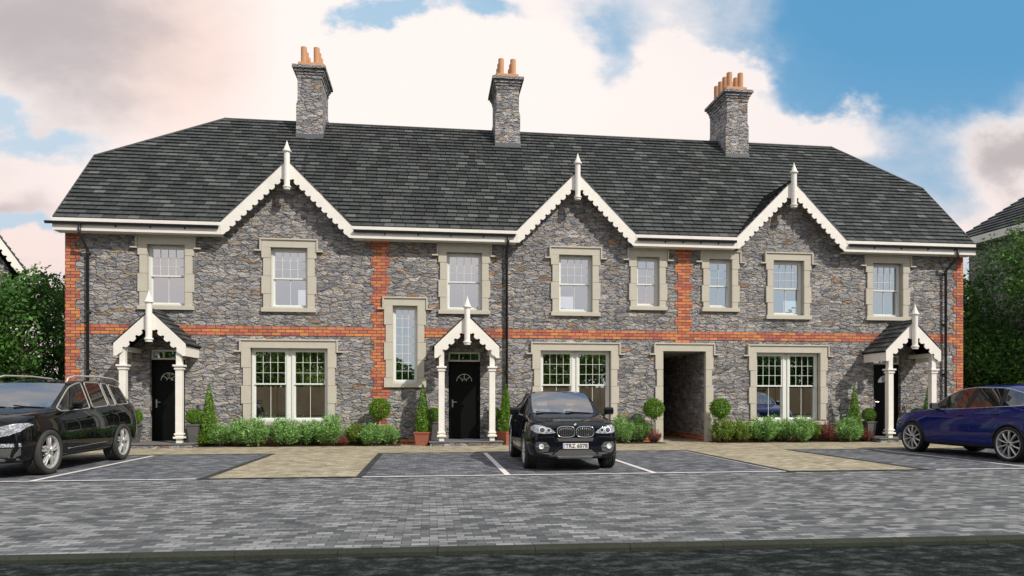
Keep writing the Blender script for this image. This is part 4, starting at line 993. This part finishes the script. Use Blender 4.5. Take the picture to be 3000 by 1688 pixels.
def car_body(name, T, SW, WS, RW, axles, arch_r, paint, sc, loc, rz, label, cat='car', grp='cars parked in front of the terrace', roofglass=False, mid=.52, crease_belt=.35, roofw=.07):
    """T: stations (x, zb, wm, z5, w5, z6, w6, zc) from the nose (x=0) to the tail; car points to -x locally"""
    car = empty(name, loc, rz, label, cat, grp); car.scale = (sc, sc, sc)
    bm = bmesh.new(); vc = bm.verts.layers.float.new('crease_vert'); rings = []; L = T[-1][0]; x_off = (axles[0]+axles[1])/2
    for (x, zb, wm_, z5, w5, z6, w6, zc) in T:
        gh = (z6-z5) > .14
        if gh: w7, z7 = w6-roofw, z6+.028
        else: w7, z7 = w6*.86, z6+(zc-z6)*.45
        w8, z8 = w7*.55, z7+(zc-z7)*.82
        half = [(0, zb), (wm_*.72, zb), (wm_*.955, zb+.06), (wm_, min(mid, z5-.25)), (wm_*.992, z5-(z5-mid)*.38), (w5, z5), (w6, z6), (w7, z7), (w8, z8), (0, zc)]
        X = x-x_off
        lft = [bm.verts.new((X, -a, b)) for a, b in half]; rgt = [lft[0]]+[bm.verts.new((X, a, b)) for a, b in half[1:-1]]+[lft[-1]]
        rings.append((lft, rgt))
    cl = bm.edges.layers.float.new('crease_edge')
    def face(vs, mi):
        u = []
        for v in vs:
            if v not in u: u.append(v)
        if len(u) > 2:
            f = bm.faces.new(u); f.material_index = mi; f.smooth = True
    for i in range(len(rings)-1):
        for sdx in (0, 1):
            a, b = rings[i][sdx], rings[i+1][sdx]
            for k in range(9):
                mi = 0
                if k == 5 and any(s0-1e-4 <= T[i][0] and T[i+1][0] <= s1+1e-4 for s0, s1 in SW): mi = 1
                if k in (7, 8) and WS[0]-1e-4 <= T[i][0] and T[i+1][0] <= WS[1]+1e-4: mi = 2
                if k in (7, 8) and RW[0]-1e-4 <= T[i][0] and T[i+1][0] <= RW[1]+1e-4: mi = 1
                if k <= 1: mi = 3
                q = (a[k], a[k+1], b[k+1], b[k]); face(q if sdx == 0 else q[::-1], mi)
    for rg, rev in ((rings[0], False), (rings[-1], True)):
        for k in range(9):
            q = (rg[0][k], rg[1][k], rg[1][k+1], rg[0][k+1]); face(q[::-1] if rev else q, 0)
    bm.normal_update(); bmesh.ops.recalc_face_normals(bm, faces=bm.faces)
    for e in bm.edges:
        ms = {f.material_index for f in e.link_faces}
        if len(ms) > 1 and (1 in ms or 2 in ms): e[cl] = 1.0 if ms != {1, 2} else .5
    for v in bm.verts:
        ms = [f.material_index for f in v.link_faces]
        if len(ms) == 4 and (ms.count(1) in (1, 3) or ms.count(2) in (1, 3)): v[vc] = .9
    for sdx in (0, 1):
        for i in range(len(rings)-1):
            e = bm.edges.get((rings[i][sdx][5], rings[i+1][sdx][5]))
            if e and e[cl] < .1: e[cl] = crease_belt
            e = bm.edges.get((rings[i][sdx][2], rings[i+1][sdx][2]))
            if e: e[cl] = .5
    me = bpy.data.meshes.new('cage'); bm.to_mesh(me); bm.free()
    for mm in (paint, 'tinted_glass', 'windscreen', 'trim_black', 'wheel_well'): me.materials.append(M[mm])
    tmp = bpy.data.objects.new('tmp', me); COL.objects.link(tmp)
    sub = tmp.modifiers.new('s', 'SUBSURF'); sub.levels = 3; sub.render_levels = 3
    cut_objs = []
    for axx in axles:
        for s_ in (-1, 1):
            cb = bmesh.new(); bmesh.ops.create_cone(cb, cap_ends=True, segments=40, radius1=arch_r, radius2=arch_r, depth=.62, matrix=Matrix.Translation((axx-x_off, s_*.92, arch_r*.905))@Matrix.Rotation(pi/2, 4, 'X'))
            cm = bpy.data.meshes.new('c'); cb.to_mesh(cm); cb.free(); cm.materials.append(M['wheel_well']); co = bpy.data.objects.new('c', cm); COL.objects.link(co)
            bo = tmp.modifiers.new('b', 'BOOLEAN'); bo.operation = 'DIFFERENCE'; bo.object = co; bo.solver = 'EXACT'; bo.material_mode = 'TRANSFER'; cut_objs.append((co, cm))
    bpy.context.view_layer.update(); dg = bpy.context.evaluated_depsgraph_get()
    full = bpy.data.meshes.new_from_object(tmp.evaluated_get(dg), preserve_all_data_layers=True, depsgraph=dg)
    bpy.data.objects.remove(tmp)
    for co, cm in cut_objs: bpy.data.objects.remove(co); bpy.data.meshes.remove(cm)
    names = [m_.name if m_ else '' for m_ in full.materials]
    vs = [v.co.copy() for v in full.vertices]; bvh = BVHTree.FromPolygons(vs, [tuple(p.vertices) for p in full.polygons])
    def split(mnames, pname, comp=False):
        idx = [p for p in full.polygons if names[p.material_index] in mnames]
        if not idx: return []
        groups = [idx]
        if comp:
            par = {}
            def find(a):
                while par.setdefault(a, a) != a: par[a] = par[par[a]]; a = par[a]
                return a
            for p in idx:
                f0 = find(p.vertices[0])
                for v in p.vertices[1:]: par[find(v)] = f0
            dct = {}
            for p in idx: dct.setdefault(find(p.vertices[0]), []).append(p)
            groups = list(dct.values())
        res = []
        for gp in groups:
            mp = {}; nv = []; nf = []
            for p in gp:
                for v in p.vertices:
                    if v not in mp: mp[v] = len(nv); nv.append(vs[v])
                nf.append([mp[v] for v in p.vertices])
            m2 = bpy.data.meshes.new(pname); m2.from_pydata(nv, [], nf)
            used = list(dict.fromkeys(names[p.material_index] for p in gp))
            for u in used: m2.materials.append(M[u])
            m2.polygons.foreach_set('material_index', [used.index(names[p.material_index]) for p in gp])
            m2.polygons.foreach_set('use_smooth', [names[p.material_index] != 'wheel_well' for p in gp]); m2.update()
            ob = link(m2, pname, car); res.append((ob, m2))
        return res
    split({paint, 'trim_black', 'wheel_well'}, 'body')
    sides = split({'tinted_glass'}, 'side_window', True); ws = split({'windscreen'}, 'windscreen')
    for ob, m2 in sides:
        if abs(sum(v.co.y for v in m2.vertices)/len(m2.vertices)) < .2: ob.name = 'rear_window'
    def edges_of(m2):
        cnt = {}
        for p in m2.polygons:
            for k in p.edge_keys: cnt[k] = cnt.get(k, 0)+1
        return [(m2.vertices[a].co, m2.vertices[b].co) for (a, b), c in cnt.items() if c == 1]
    return car, bvh, sides, ws, x_off, edges_of
def frame_trim(car, sides, edges_of, r, m, top_only=None):
    for ob, m2 in sides:
        if ob.name.startswith('rear'): continue
        mb = MB()
        for a, b in edges_of(m2):
            if top_only and not top_only(a, b): continue
            mb.tube([a, b], r, 5, False)
        mb.build('window_trim', m, ob)
def mirror(car, x, y, z, m, w_=.10, h_=.085, l_=.10):
    mb = MB(); s_ = 1 if y > 0 else -1
    mb.box(-l_*.6, l_*.4, -w_, w_, -h_, h_); o = mb.build('wing_mirror', m, car, smooth=True, loc=(x, y, z))
    for i, v in enumerate(o.data.vertices):
        if v.co.x < 0: v.co.y *= .8; v.co.z *= .72
    o.data.update()
    bv = o.modifiers.new('b', 'BEVEL'); bv.width = .035; bv.segments = 4
    a = MB(); a.tube([(0, -s_*w_*.6, -h_*.7), (.02, -s_*(w_+.09), -h_*1.2)], .022, 6); a.build('mirror_arm', 'trim_black', o)
    g = MB(); g.box(l_*.4, l_*.4+.004, -w_*.75, w_*.75, -h_*.7, h_*.7); g.build('mirror_glass', 'chrome', o)
def handle(bvh, car, x, z, s_, m):
    p = projected(bvh, [(x-.09, z), (x, z), (x+.09, z)], 'y', s_, .012)
    if None in p: return
    p[1].y += s_*.022; mb = MB(); mb.tube(p, [.012, .017, .012], 8); mb.build('door_handle', m, car, smooth=True)

# --- middle car: dark coupe-backed off-roader, nose to the camera
T = [(0.0, .33, .66, .80, .64, .88, .56, .925), (.07, .26, .84, .88, .76, .95, .66, .985), (.24, .25, .93, .95, .85, 1.01, .71, 1.04), (.55, .25, .975, 1.02, .89, 1.06, .73, 1.09), (.87, .25, .985, 1.06, .895, 1.10, .755, 1.125), (1.30, .25, .985, 1.10, .89, 1.14, .78, 1.16), (1.42, .25, .985, 1.115, .885, 1.17, .80, 1.185),
     (1.80, .25, .985, 1.13, .885, 1.42, .755, 1.455), (2.15, .25, .985, 1.14, .88, 1.585, .70, 1.64), (2.55, .25, .985, 1.155, .88, 1.625, .675, 1.685), (2.65, .25, .985, 1.16, .88, 1.625, .67, 1.69), (3.2, .25, .985, 1.185, .88, 1.59, .65, 1.675),
     (3.35, .25, .985, 1.19, .88, 1.575, .64, 1.665), (3.85, .26, .99, 1.22, .87, 1.46, .62, 1.57), (4.35, .28, .975, 1.25, .84, 1.33, .64, 1.37), (4.65, .32, .93, 1.22, .80, 1.27, .66, 1.29), (4.82, .40, .86, 1.05, .78, 1.10, .66, 1.13)]
CX = (2.80, -6.42, .0085)
car, bvh, sides, ws, xo, eo = car_body('black_coupe_car', T, [(1.42, 3.85)], (1.42, 2.15), (3.85, 4.35), (.87, 3.80), .425, 'paint_navy_black', .93, CX, pi/2-.022+.0,
                                   'glossy black high riding coupe facing the camera in the middle parking bay')
# nose is at local -x; the car is turned so that -x points to -Y (the camera)
frame_trim(car, sides, eo, .009, 'trim_black')
nose = -1
for s_ in (-1, 1):
    for axx in (.87, 3.80): wheel(car, axx-xo, s_*.845, .385, .265, .27, 'seven', 'rubber', s_)
    hl = [(s_*y, z) for y, z in [(.41, .80), (.50, .785), (.66, .78), (.80, .795), (.89, .85), (.885, .915), (.81, .955), (.70, .95), (.56, .905), (.46, .855)]]
    h_ = patch(bvh, hl if s_ > 0 else hl[::-1], 'x', nose, 'headlight', 'headlight_lens', car, .008, 4)
    for cy, rr in ((.68, .070), (.55, .050)):
        patch(bvh, oval(s_*cy, .855, rr, rr*.92), 'x', nose, 'light_ring', 'light_ring', h_, .014, 1)
        patch(bvh, oval(s_*cy, .855, rr*.72, rr*.68), 'x', nose, 'projector', 'lamp_dark', h_, .018, 1)
    # fog lamp recess
    fb = [(s_*y, z) for y, z in [(.56, .42), (.74, .395), (.80, .42), (.825, .53), (.80, .615), (.60, .61), (.53, .52)]]
    f_ = patch(bvh, fb if s_ > 0 else fb[::-1], 'x', nose, 'side_intake', 'mesh_grille', car, .004, 3)
    fg = MB(); pp = projected(bvh, [(s_*.70, .52)], 'x', nose, .02)[0]
    fg.lathe([(.001, .0), (.035, .002), (.042, -.004), (.052, -.01), (.055, .02)], (0, 0, 0), 16, 'y'); fo_ = fg.build('fog_light', 'light_ring', car, smooth=True, loc=pp); fo_.rotation_euler = (0, 0, -pi/2)
    strip(bvh, [(s_*.56, .52), (s_*.81, .52)], 'x', nose, .006, 'chrome_bar', 'chrome', f_, 8, .02)
    # kidney grille
    kd = oval(s_*.198, .818, .180, .108, 28, .62)
    k_ = patch(bvh, kd, 'x', nose, 'kidney_grille', 'trim_black', car, .010, 3)
    strip(bvh, kd+[kd[0]], 'x', nose, .011, 'grille_surround', 'chrome', k_, 3, .018)
    for j in range(8):
        y_ = s_*(.058+.04*j); hh = .086*(1-abs((abs(y_)-.192)/.172)**3.2)
        strip(bvh, [(y_, .822-hh), (y_, .822+hh)], 'x', nose, .0062, 'grille_bar', 'chrome', k_, 4, .02)
    mirror(car, 1.62-xo, s_*1.09, 1.215, 'paint_navy_black', .115, .092, .12)
    for hx, hz in ((2.45, .97), (3.35, 1.0)): handle(bvh, car, hx-xo, hz, s_, 'paint_navy_black')
    strip(bvh, [(1.45-xo, 1.08), (1.47-xo, .5), (1.6-xo, .36), (2.55-xo, .36), (2.62-xo, 1.12)], 'y', s_, .004, 'door_seam', 'trim_black', car, 8)
    strip(bvh, [(2.62-xo, .36), (3.3-xo, .38), (3.45-xo, .8), (3.5-xo, 1.15)], 'y', s_, .004, 'door_seam', 'trim_black', car, 8)
    patch(bvh, [(1.36-xo, .25), (3.32-xo, .25), (3.34-xo, .37), (1.34-xo, .37)][::s_], 'y', s_, 'sill_trim', 'trim_grey', car, .012, 6)
low = [(-.86, .305), (.86, .305), (.875, .40), (.70, .385), (.50, .345), (-.50, .345), (-.70, .385), (-.875, .40)]
patch(bvh, low, 'x', nose, 'bumper_trim', 'trim_grey', car, .012, 4)
sk = [(-.33, .262), (.33, .262), (.38, .33), (-.38, .33)]
patch(bvh, sk, 'x', nose, 'skid_plate', 'alloy', car, .022, 4)
patch(bvh, [(-.44, .355), (.44, .355), (.33, .455), (-.33, .455)], 'x', nose, 'lower_grille', 'mesh_grille', car, .006, 4)
patch(bvh, [(-.35, .63), (.35, .63), (.385, .695), (-.385, .695)], 'x', nose, 'upper_intake', 'mesh_grille', car, .006, 4)
strip(bvh, [(-.88, .70), (-.45, .715), (-.40, .62), (.40, .62), (.45, .715), (.88, .70)], 'x', nose, .006, 'bumper_seam', 'trim_black', car, 8, .0)
strip(bvh, [(-.47, .36), (-.36, .475), (-.29, .52)], 'x', nose, .02, 'bumper_fin', 'paint_navy_black', car, 6, .0)
strip(bvh, [(.47, .36), (.36, .475), (.29, .52)], 'x', nose, .02, 'bumper_fin', 'paint_navy_black', car, 6, .0)
strip(bvh, [(1.30-xo, -.80), (.70-xo, -.62), (.12-xo, -.42)], 'z', 1, .004, 'bonnet_seam', 'trim_black', car, 10)
strip(bvh, [(1.30-xo, .80), (.70-xo, .62), (.12-xo, .42)], 'z', 1, .004, 'bonnet_seam', 'trim_black', car, 10)
bd = projected(bvh, [(0, .965)], 'x', nose, .006)[0]
mb = MB(); mb.lathe([(.001, -.004), (.036, -.002), (.04, .006)], (0, 0, 0), 20, 'y'); b_ = mb.build('badge', 'trim_black', car, loc=bd+Vector((0, 0, 0))); b_.rotation_euler = (radians(0), 0, -pi/2); b_.rotation_euler.rotate_axis('X', radians(-35))
mb = MB()
for a0 in (0, pi):
    vs_ = [(0, -.0055, 0)]+[(.026*cos(a0+pi/2*t/6), -.0055, .026*sin(a0+pi/2*t/6)) for t in range(7)]; mb.add(vs_, [tuple(range(8))[::-1]])
mb.build('badge_quarters', 'plate_white', b_)
def number_plate(car, x, z, text, tilt=0):
    mb = MB(); mb.box(-.014, 0, -.262, .262, -.056, .056); p = bevel(mb.build('number_plate', 'plate_white', car, loc=(x, 0, z)), .005)
    bl = MB(); bl.box(-.016, -.0141, .215, .255, -.05, .05); bl.build('country_band', 'plate_blue', p)
    fc = bpy.data.curves.new('txt', 'FONT'); fc.body = text; fc.size = .112; fc.align_x = 'CENTER'; fc.align_y = 'CENTER'; fc.extrude = .001; fc.offset = .0024; fc.space_character = 1.08
    to = bpy.data.objects.new('t', fc); COL.objects.link(to); bpy.context.view_layer.update()
    me = bpy.data.meshes.new_from_object(to.evaluated_get(bpy.context.evaluated_depsgraph_get())); bpy.data.objects.remove(to); me.materials.clear(); me.materials.append(M['ink'])
    o = link(me, 'registration_letters', p, (-.0165, -.018, 0)); o.rotation_euler = (pi/2, 0, -pi/2); o.scale = (.92, 1, 1)
pp = projected(bvh, [(0, .53), (.2, .53)], 'x', nose, .0)
number_plate(car, min(p.x for p in pp if p)-.01, .53, 'TRZ 6078')
# interior hints seen through the windscreen: rear-view mirror outline and wipers on the glass
strip(bvh, [(1.37-xo, -.62), (1.45-xo, -.05)], 'z', 1, .008, 'wiper', 'trim_black', car, 8, .008)
strip(bvh, [(1.37-xo, .05), (1.45-xo, .62)], 'z', 1, .008, 'wiper', 'trim_black', car, 8, .008)

def seats(car, x, z, m):
    for s_ in (-1, 1):
        mb = MB(); y = s_*.36
        mb.add([(x+.0, y-.24, z-.45), (x+.0, y+.24, z-.45), (x+.14, y+.20, z+.10), (x+.14, y-.20, z+.10), (x+.14, y-.24, z-.45), (x+.14, y+.24, z-.45), (x+.22, y+.20, z+.10), (x+.22, y-.20, z+.10)],
               [(0, 3, 2, 1), (4, 5, 6, 7), (0, 1, 5, 4), (1, 2, 6, 5), (2, 3, 7, 6), (3, 0, 4, 7)])
        mb.box(x+.14, x+.22, y-.03, y+.03, z+.08, z+.17)
        mb.box(x+.11, x+.22, y-.13, y+.13, z+.15, z+.32)
        o = bevel(mb.build('front_seat', m, car), .03, 3)
    mb = MB(); v = [(x-.78, z-.13), (x-.45, z-.04), (x-.36, z-.14), (x-.42, z-.45), (x-.78, z-.45)]; n_ = 5
    mb.add([(a, -.72, b) for a, b in v]+[(a, .72, b) for a, b in v], [tuple(range(n_)), tuple(range(2*n_-1, n_-1, -1))]+[(i, i+n_, (i+1) % n_+n_, (i+1) % n_) for i in range(n_)])
    mb.build('dashboard', 'trim_grey', car)
    mb = MB(); rg = [(x-.34+.05*sin(t*pi/8), .36+.18*cos(t*pi/8), z-.03+.17*sin(t*pi/8)) for t in range(17)]; mb.tube(rg, .014, 6); mb.build('steering_wheel', 'trim_grey', car)
    mb = MB(); mb.box(x-.36, x-.33, -.13, .13, z+.27, z+.34); bevel(mb.build('rear_view_mirror', 'trim_grey', car), .01)
def pillar(bvh, car, x0, x1, z0, z1, s_, lean=.12):
    patch(bvh, [(x0, z0), (x1, z0), (x1+lean, z1), (x0+lean, z1)][::s_], 'y', s_, 'door_pillar', 'trim_black', car, .003, 4, .008)
seats(car, 2.25-xo, 1.15, 'seat_leather')
for s_ in (-1, 1): pillar(bvh, car, 2.56-xo, 2.66-xo, 1.165, 1.60, s_, .10)

# --- left car: black boxy off-roader
T = [(0.0, .36, .66, .86, .64, .93, .56, .965), (.07, .27, .84, .93, .77, .99, .66, 1.02), (.24, .24, .92, .99, .84, 1.05, .71, 1.075), (.55, .24, .95, 1.05, .875, 1.09, .74, 1.115), (.88, .24, .96, 1.08, .885, 1.12, .76, 1.15), (1.25, .24, .96, 1.11, .885, 1.15, .78, 1.18), (1.38, .24, .96, 1.12, .885, 1.18, .80, 1.20),
     (1.72, .24, .96, 1.13, .885, 1.44, .765, 1.47), (2.00, .24, .96, 1.14, .885, 1.61, .72, 1.66), (2.46, .24, .96, 1.16, .885, 1.675, .70, 1.735), (2.58, .24, .96, 1.165, .885, 1.68, .70, 1.74), (3.25, .24, .96, 1.20, .885, 1.68, .69, 1.745), (3.31, .24, .96, 1.20, .885, 1.68, .69, 1.745),
     (3.60, .25, .96, 1.21, .88, 1.665, .685, 1.74), (3.66, .25, .96, 1.215, .88, 1.66, .685, 1.74), (4.28, .27, .955, 1.24, .86, 1.60, .66, 1.71), (4.42, .28, .95, 1.24, .85, 1.52, .655, 1.69), (4.66, .34, .91, 1.22, .83, 1.27, .68, 1.29), (4.78, .42, .86, 1.02, .80, 1.10, .66, 1.13)]
MC = (-7.90, -6.32, .0085)
car, bvh, sides, ws, xo, eo = car_body('black_offroad_car', T, [(1.38, 2.46), (2.58, 3.25), (3.31, 3.60), (3.66, 4.28)], (1.38, 2.0), (4.42, 4.66), (.88, 3.795), .425, 'paint_black', 1.03, MC, pi/2,
                                   'glossy black off-roader with roof rails, cut by the left picture edge')
frame_trim(car, sides, eo, .013, 'satin_trim')
for s_ in (-1, 1):
    for axx in (.88, 3.795): wheel(car, axx-xo, s_*.83, .40, .29, .30, 'five', 'rubber', s_)
    hl = [(s_*y, z) for y, z in [(.42, .72), (.56, .70), (.74, .735), (.86, .80), (.905, .90), (.88, .935), (.78, .93), (.62, .88), (.50, .80)]]
    patch(bvh, hl if s_ > 0 else hl[::-1], 'x', nose, 'headlight', 'headlight_lens', car, .010, 4)
    fb = [(s_*y, z) for y, z in [(.50, .38), (.80, .36), (.86, .40), (.865, .52), (.50, .52)]]
    patch(bvh, fb if s_ > 0 else fb[::-1], 'x', nose, 'side_intake', 'mesh_grille', car, .006, 3)
    fb = [(s_*y, z) for y, z in [(.48, .54), (.87, .54), (.87, .60), (.48, .60)]]
    patch(bvh, fb if s_ > 0 else fb[::-1], 'x', nose, 'daytime_light', 'headlight_lens', car, .014, 3)
    mirror(car, 1.66-xo, s_*1.03, 1.23, 'paint_black')
    for hx, hz in ((2.40, 1.0), (3.32, 1.03)): handle(bvh, car, hx-xo, hz, s_, 'paint_black')
    strip(bvh, [(1.46-xo, 1.08), (1.44-xo, .6), (1.52-xo, .33), (2.50-xo, .33), (2.52-xo, 1.13)], 'y', s_, .004, 'door_seam', 'trim_black', car, 8)
    strip(bvh, [(2.52-xo, .33), (3.2-xo, .35), (3.36-xo, .8), (3.38-xo, 1.16)], 'y', s_, .004, 'door_seam', 'trim_black', car, 8)
    strip(bvh, [(1.50-xo, .42), (3.20-xo, .46)], 'y', s_, .009, 'side_moulding', 'chrome', car, 10, .002)
    rr = [(2.05-xo, 1.66), (2.12-xo, 1.755), (2.35-xo, 1.80), (3.3-xo, 1.815), (4.0-xo, 1.79), (4.25-xo, 1.735), (4.32-xo, 1.68)]
    mb = MB(); mb.tube([(x, s_*(.655-.02*abs(i-3)*.3), z) for i, (x, z) in enumerate(rr)], .019, 8); mb.build('roof_rail', 'alloy', car, smooth=True)
    tl = [(s_*y, z) for y, z in [(.60, .98), (.86, .96), (.885, 1.10), (.80, 1.14), (.62, 1.10)]]
    patch(bvh, tl if s_ > 0 else tl[::-1], 'x', 1, 'tail_light', 'red_lens', car, .010, 4)
patch(bvh, [(-.84, .295), (.84, .295), (.84, .345), (-.84, .345)], 'x', nose, 'skid_plate', 'chrome', car, .03, 5)
patch(bvh, [(-.36, .62), (.36, .62), (.42, .90), (-.42, .90)], 'x', nose, 'grille', 'mesh_grille', car, .010, 4)
strip(bvh, [(-.38, .76), (.38, .76)], 'x', nose, .018, 'grille_bar', 'chrome', car, 8, .02)
for s_ in (-1, 1):
    strip(bvh, [(1.25-xo, s_*.78), (.60-xo, s_*.66), (.12-xo, s_*.46)], 'z', 1, .004, 'bonnet_seam', 'trim_black', car, 10)
strip(bvh, [(1.33-xo, -.62), (1.41-xo, -.05)], 'z', 1, .009, 'wiper', 'trim_black', car, 8, .008)
strip(bvh, [(1.33-xo, .05), (1.41-xo, .62)], 'z', 1, .009, 'wiper', 'trim_black', car, 8, .008)

seats(car, 2.15-xo, 1.18, 'trim_grey')
# --- right car: blue off-roader, nose to the house
T = [(0.0, .36, .60, .66, .58, .74, .52, .79), (.07, .26, .80, .78, .74, .86, .64, .90), (.24, .22, .90, .90, .83, .95, .72, .97), (.55, .21, .945, 1.01, .86, 1.01, .74, 1.02), (.88, .21, .965, 1.065, .865, 1.06, .755, 1.06), (1.28, .21, .97, 1.09, .87, 1.11, .78, 1.12), (1.40, .21, .97, 1.10, .87, 1.145, .80, 1.155),
     (1.78, .21, .97, 1.11, .87, 1.395, .765, 1.43), (2.15, .21, .97, 1.12, .87, 1.575, .72, 1.63), (2.55, .21, .97, 1.14, .87, 1.625, .70, 1.69), (2.66, .21, .97, 1.145, .87, 1.63, .70, 1.695), (3.42, .21, .97, 1.185, .87, 1.61, .69, 1.695), (3.50, .22, .97, 1.19, .87, 1.60, .68, 1.69),
     (4.05, .24, .97, 1.22, .85, 1.45, .66, 1.62), (4.25, .25, .965, 1.23, .84, 1.36, .65, 1.56), (4.55, .30, .93, 1.20, .81, 1.25, .66, 1.27), (4.76, .40, .86, 1.02, .78, 1.08, .66, 1.11)]
PC = (13.58, -6.22, .0085)
car, bvh, sides, ws, xo, eo = car_body('blue_offroad_car', T, [(1.40, 4.05)], (1.40, 2.15), (4.25, 4.55), (.88, 3.78), .415, 'paint_blue', 1.015, PC, -pi/2+.02,
                                   'deep blue rounded off-roader with chrome window line, cut by the right picture edge')
frame_trim(car, sides, eo, .010, 'chrome')
for s_ in (-1, 1):
    for axx in (.88, 3.78): wheel(car, axx-xo, s_*.85, .385, .305, .28, 'ten', 'black_rubber', s_)
    hl = [(s_*y, z) for y, z in [(.50, .66), (.70, .64), (.84, .72), (.87, .84), (.78, .88), (.60, .82)]]
    patch(bvh, hl if s_ > 0 else hl[::-1], 'x', nose, 'headlight', 'headlight_lens', car, .010, 4)
    mirror(car, 1.72-xo, s_*1.04, 1.19, 'trim_black')
    for hx, hz in ((2.42, .985), (3.40, 1.03)): handle(bvh, car, hx-xo, hz, s_, 'paint_blue')
    strip(bvh, [(1.50-xo, 1.07), (1.46-xo, .6), (1.55-xo, .34), (2.58-xo, .34), (2.60-xo, 1.12)], 'y', s_, .0035, 'door_seam', 'trim_black', car, 8)
    strip(bvh, [(2.60-xo, .34), (3.22-xo, .36), (3.42-xo, .85), (3.46-xo, 1.15)], 'y', s_, .0035, 'door_seam', 'trim_black', car, 8)
    patch(bvh, [(1.34-xo, .21), (3.32-xo, .21), (3.34-xo, .325), (1.32-xo, .325)][::s_], 'y', s_, 'sill_trim', 'trim_black', car, .012, 6)
    for axx in (.88, 3.78):
        arc = [(axx-xo+.425*cos(t*pi/12), .385+.425*sin(t*pi/12)) for t in range(-1, 14)]
        arc = [p for p in arc]
        strip(bvh, arc, 'y', s_, .017, 'arch_trim', 'trim_black', car, 2, .002)
    patch(bvh, oval(s_*.90, .74, .018, .012, 10), 'x', nose, 'side_lamp', 'amber_lens', car, .01, 1)
for s_ in (-1, 1):
    pillar(bvh, car, 2.50-xo, 2.64-xo, 1.15, 1.61, s_, .14); pillar(bvh, car, 3.42-xo, 3.52-xo, 1.20, 1.57, s_, .02)
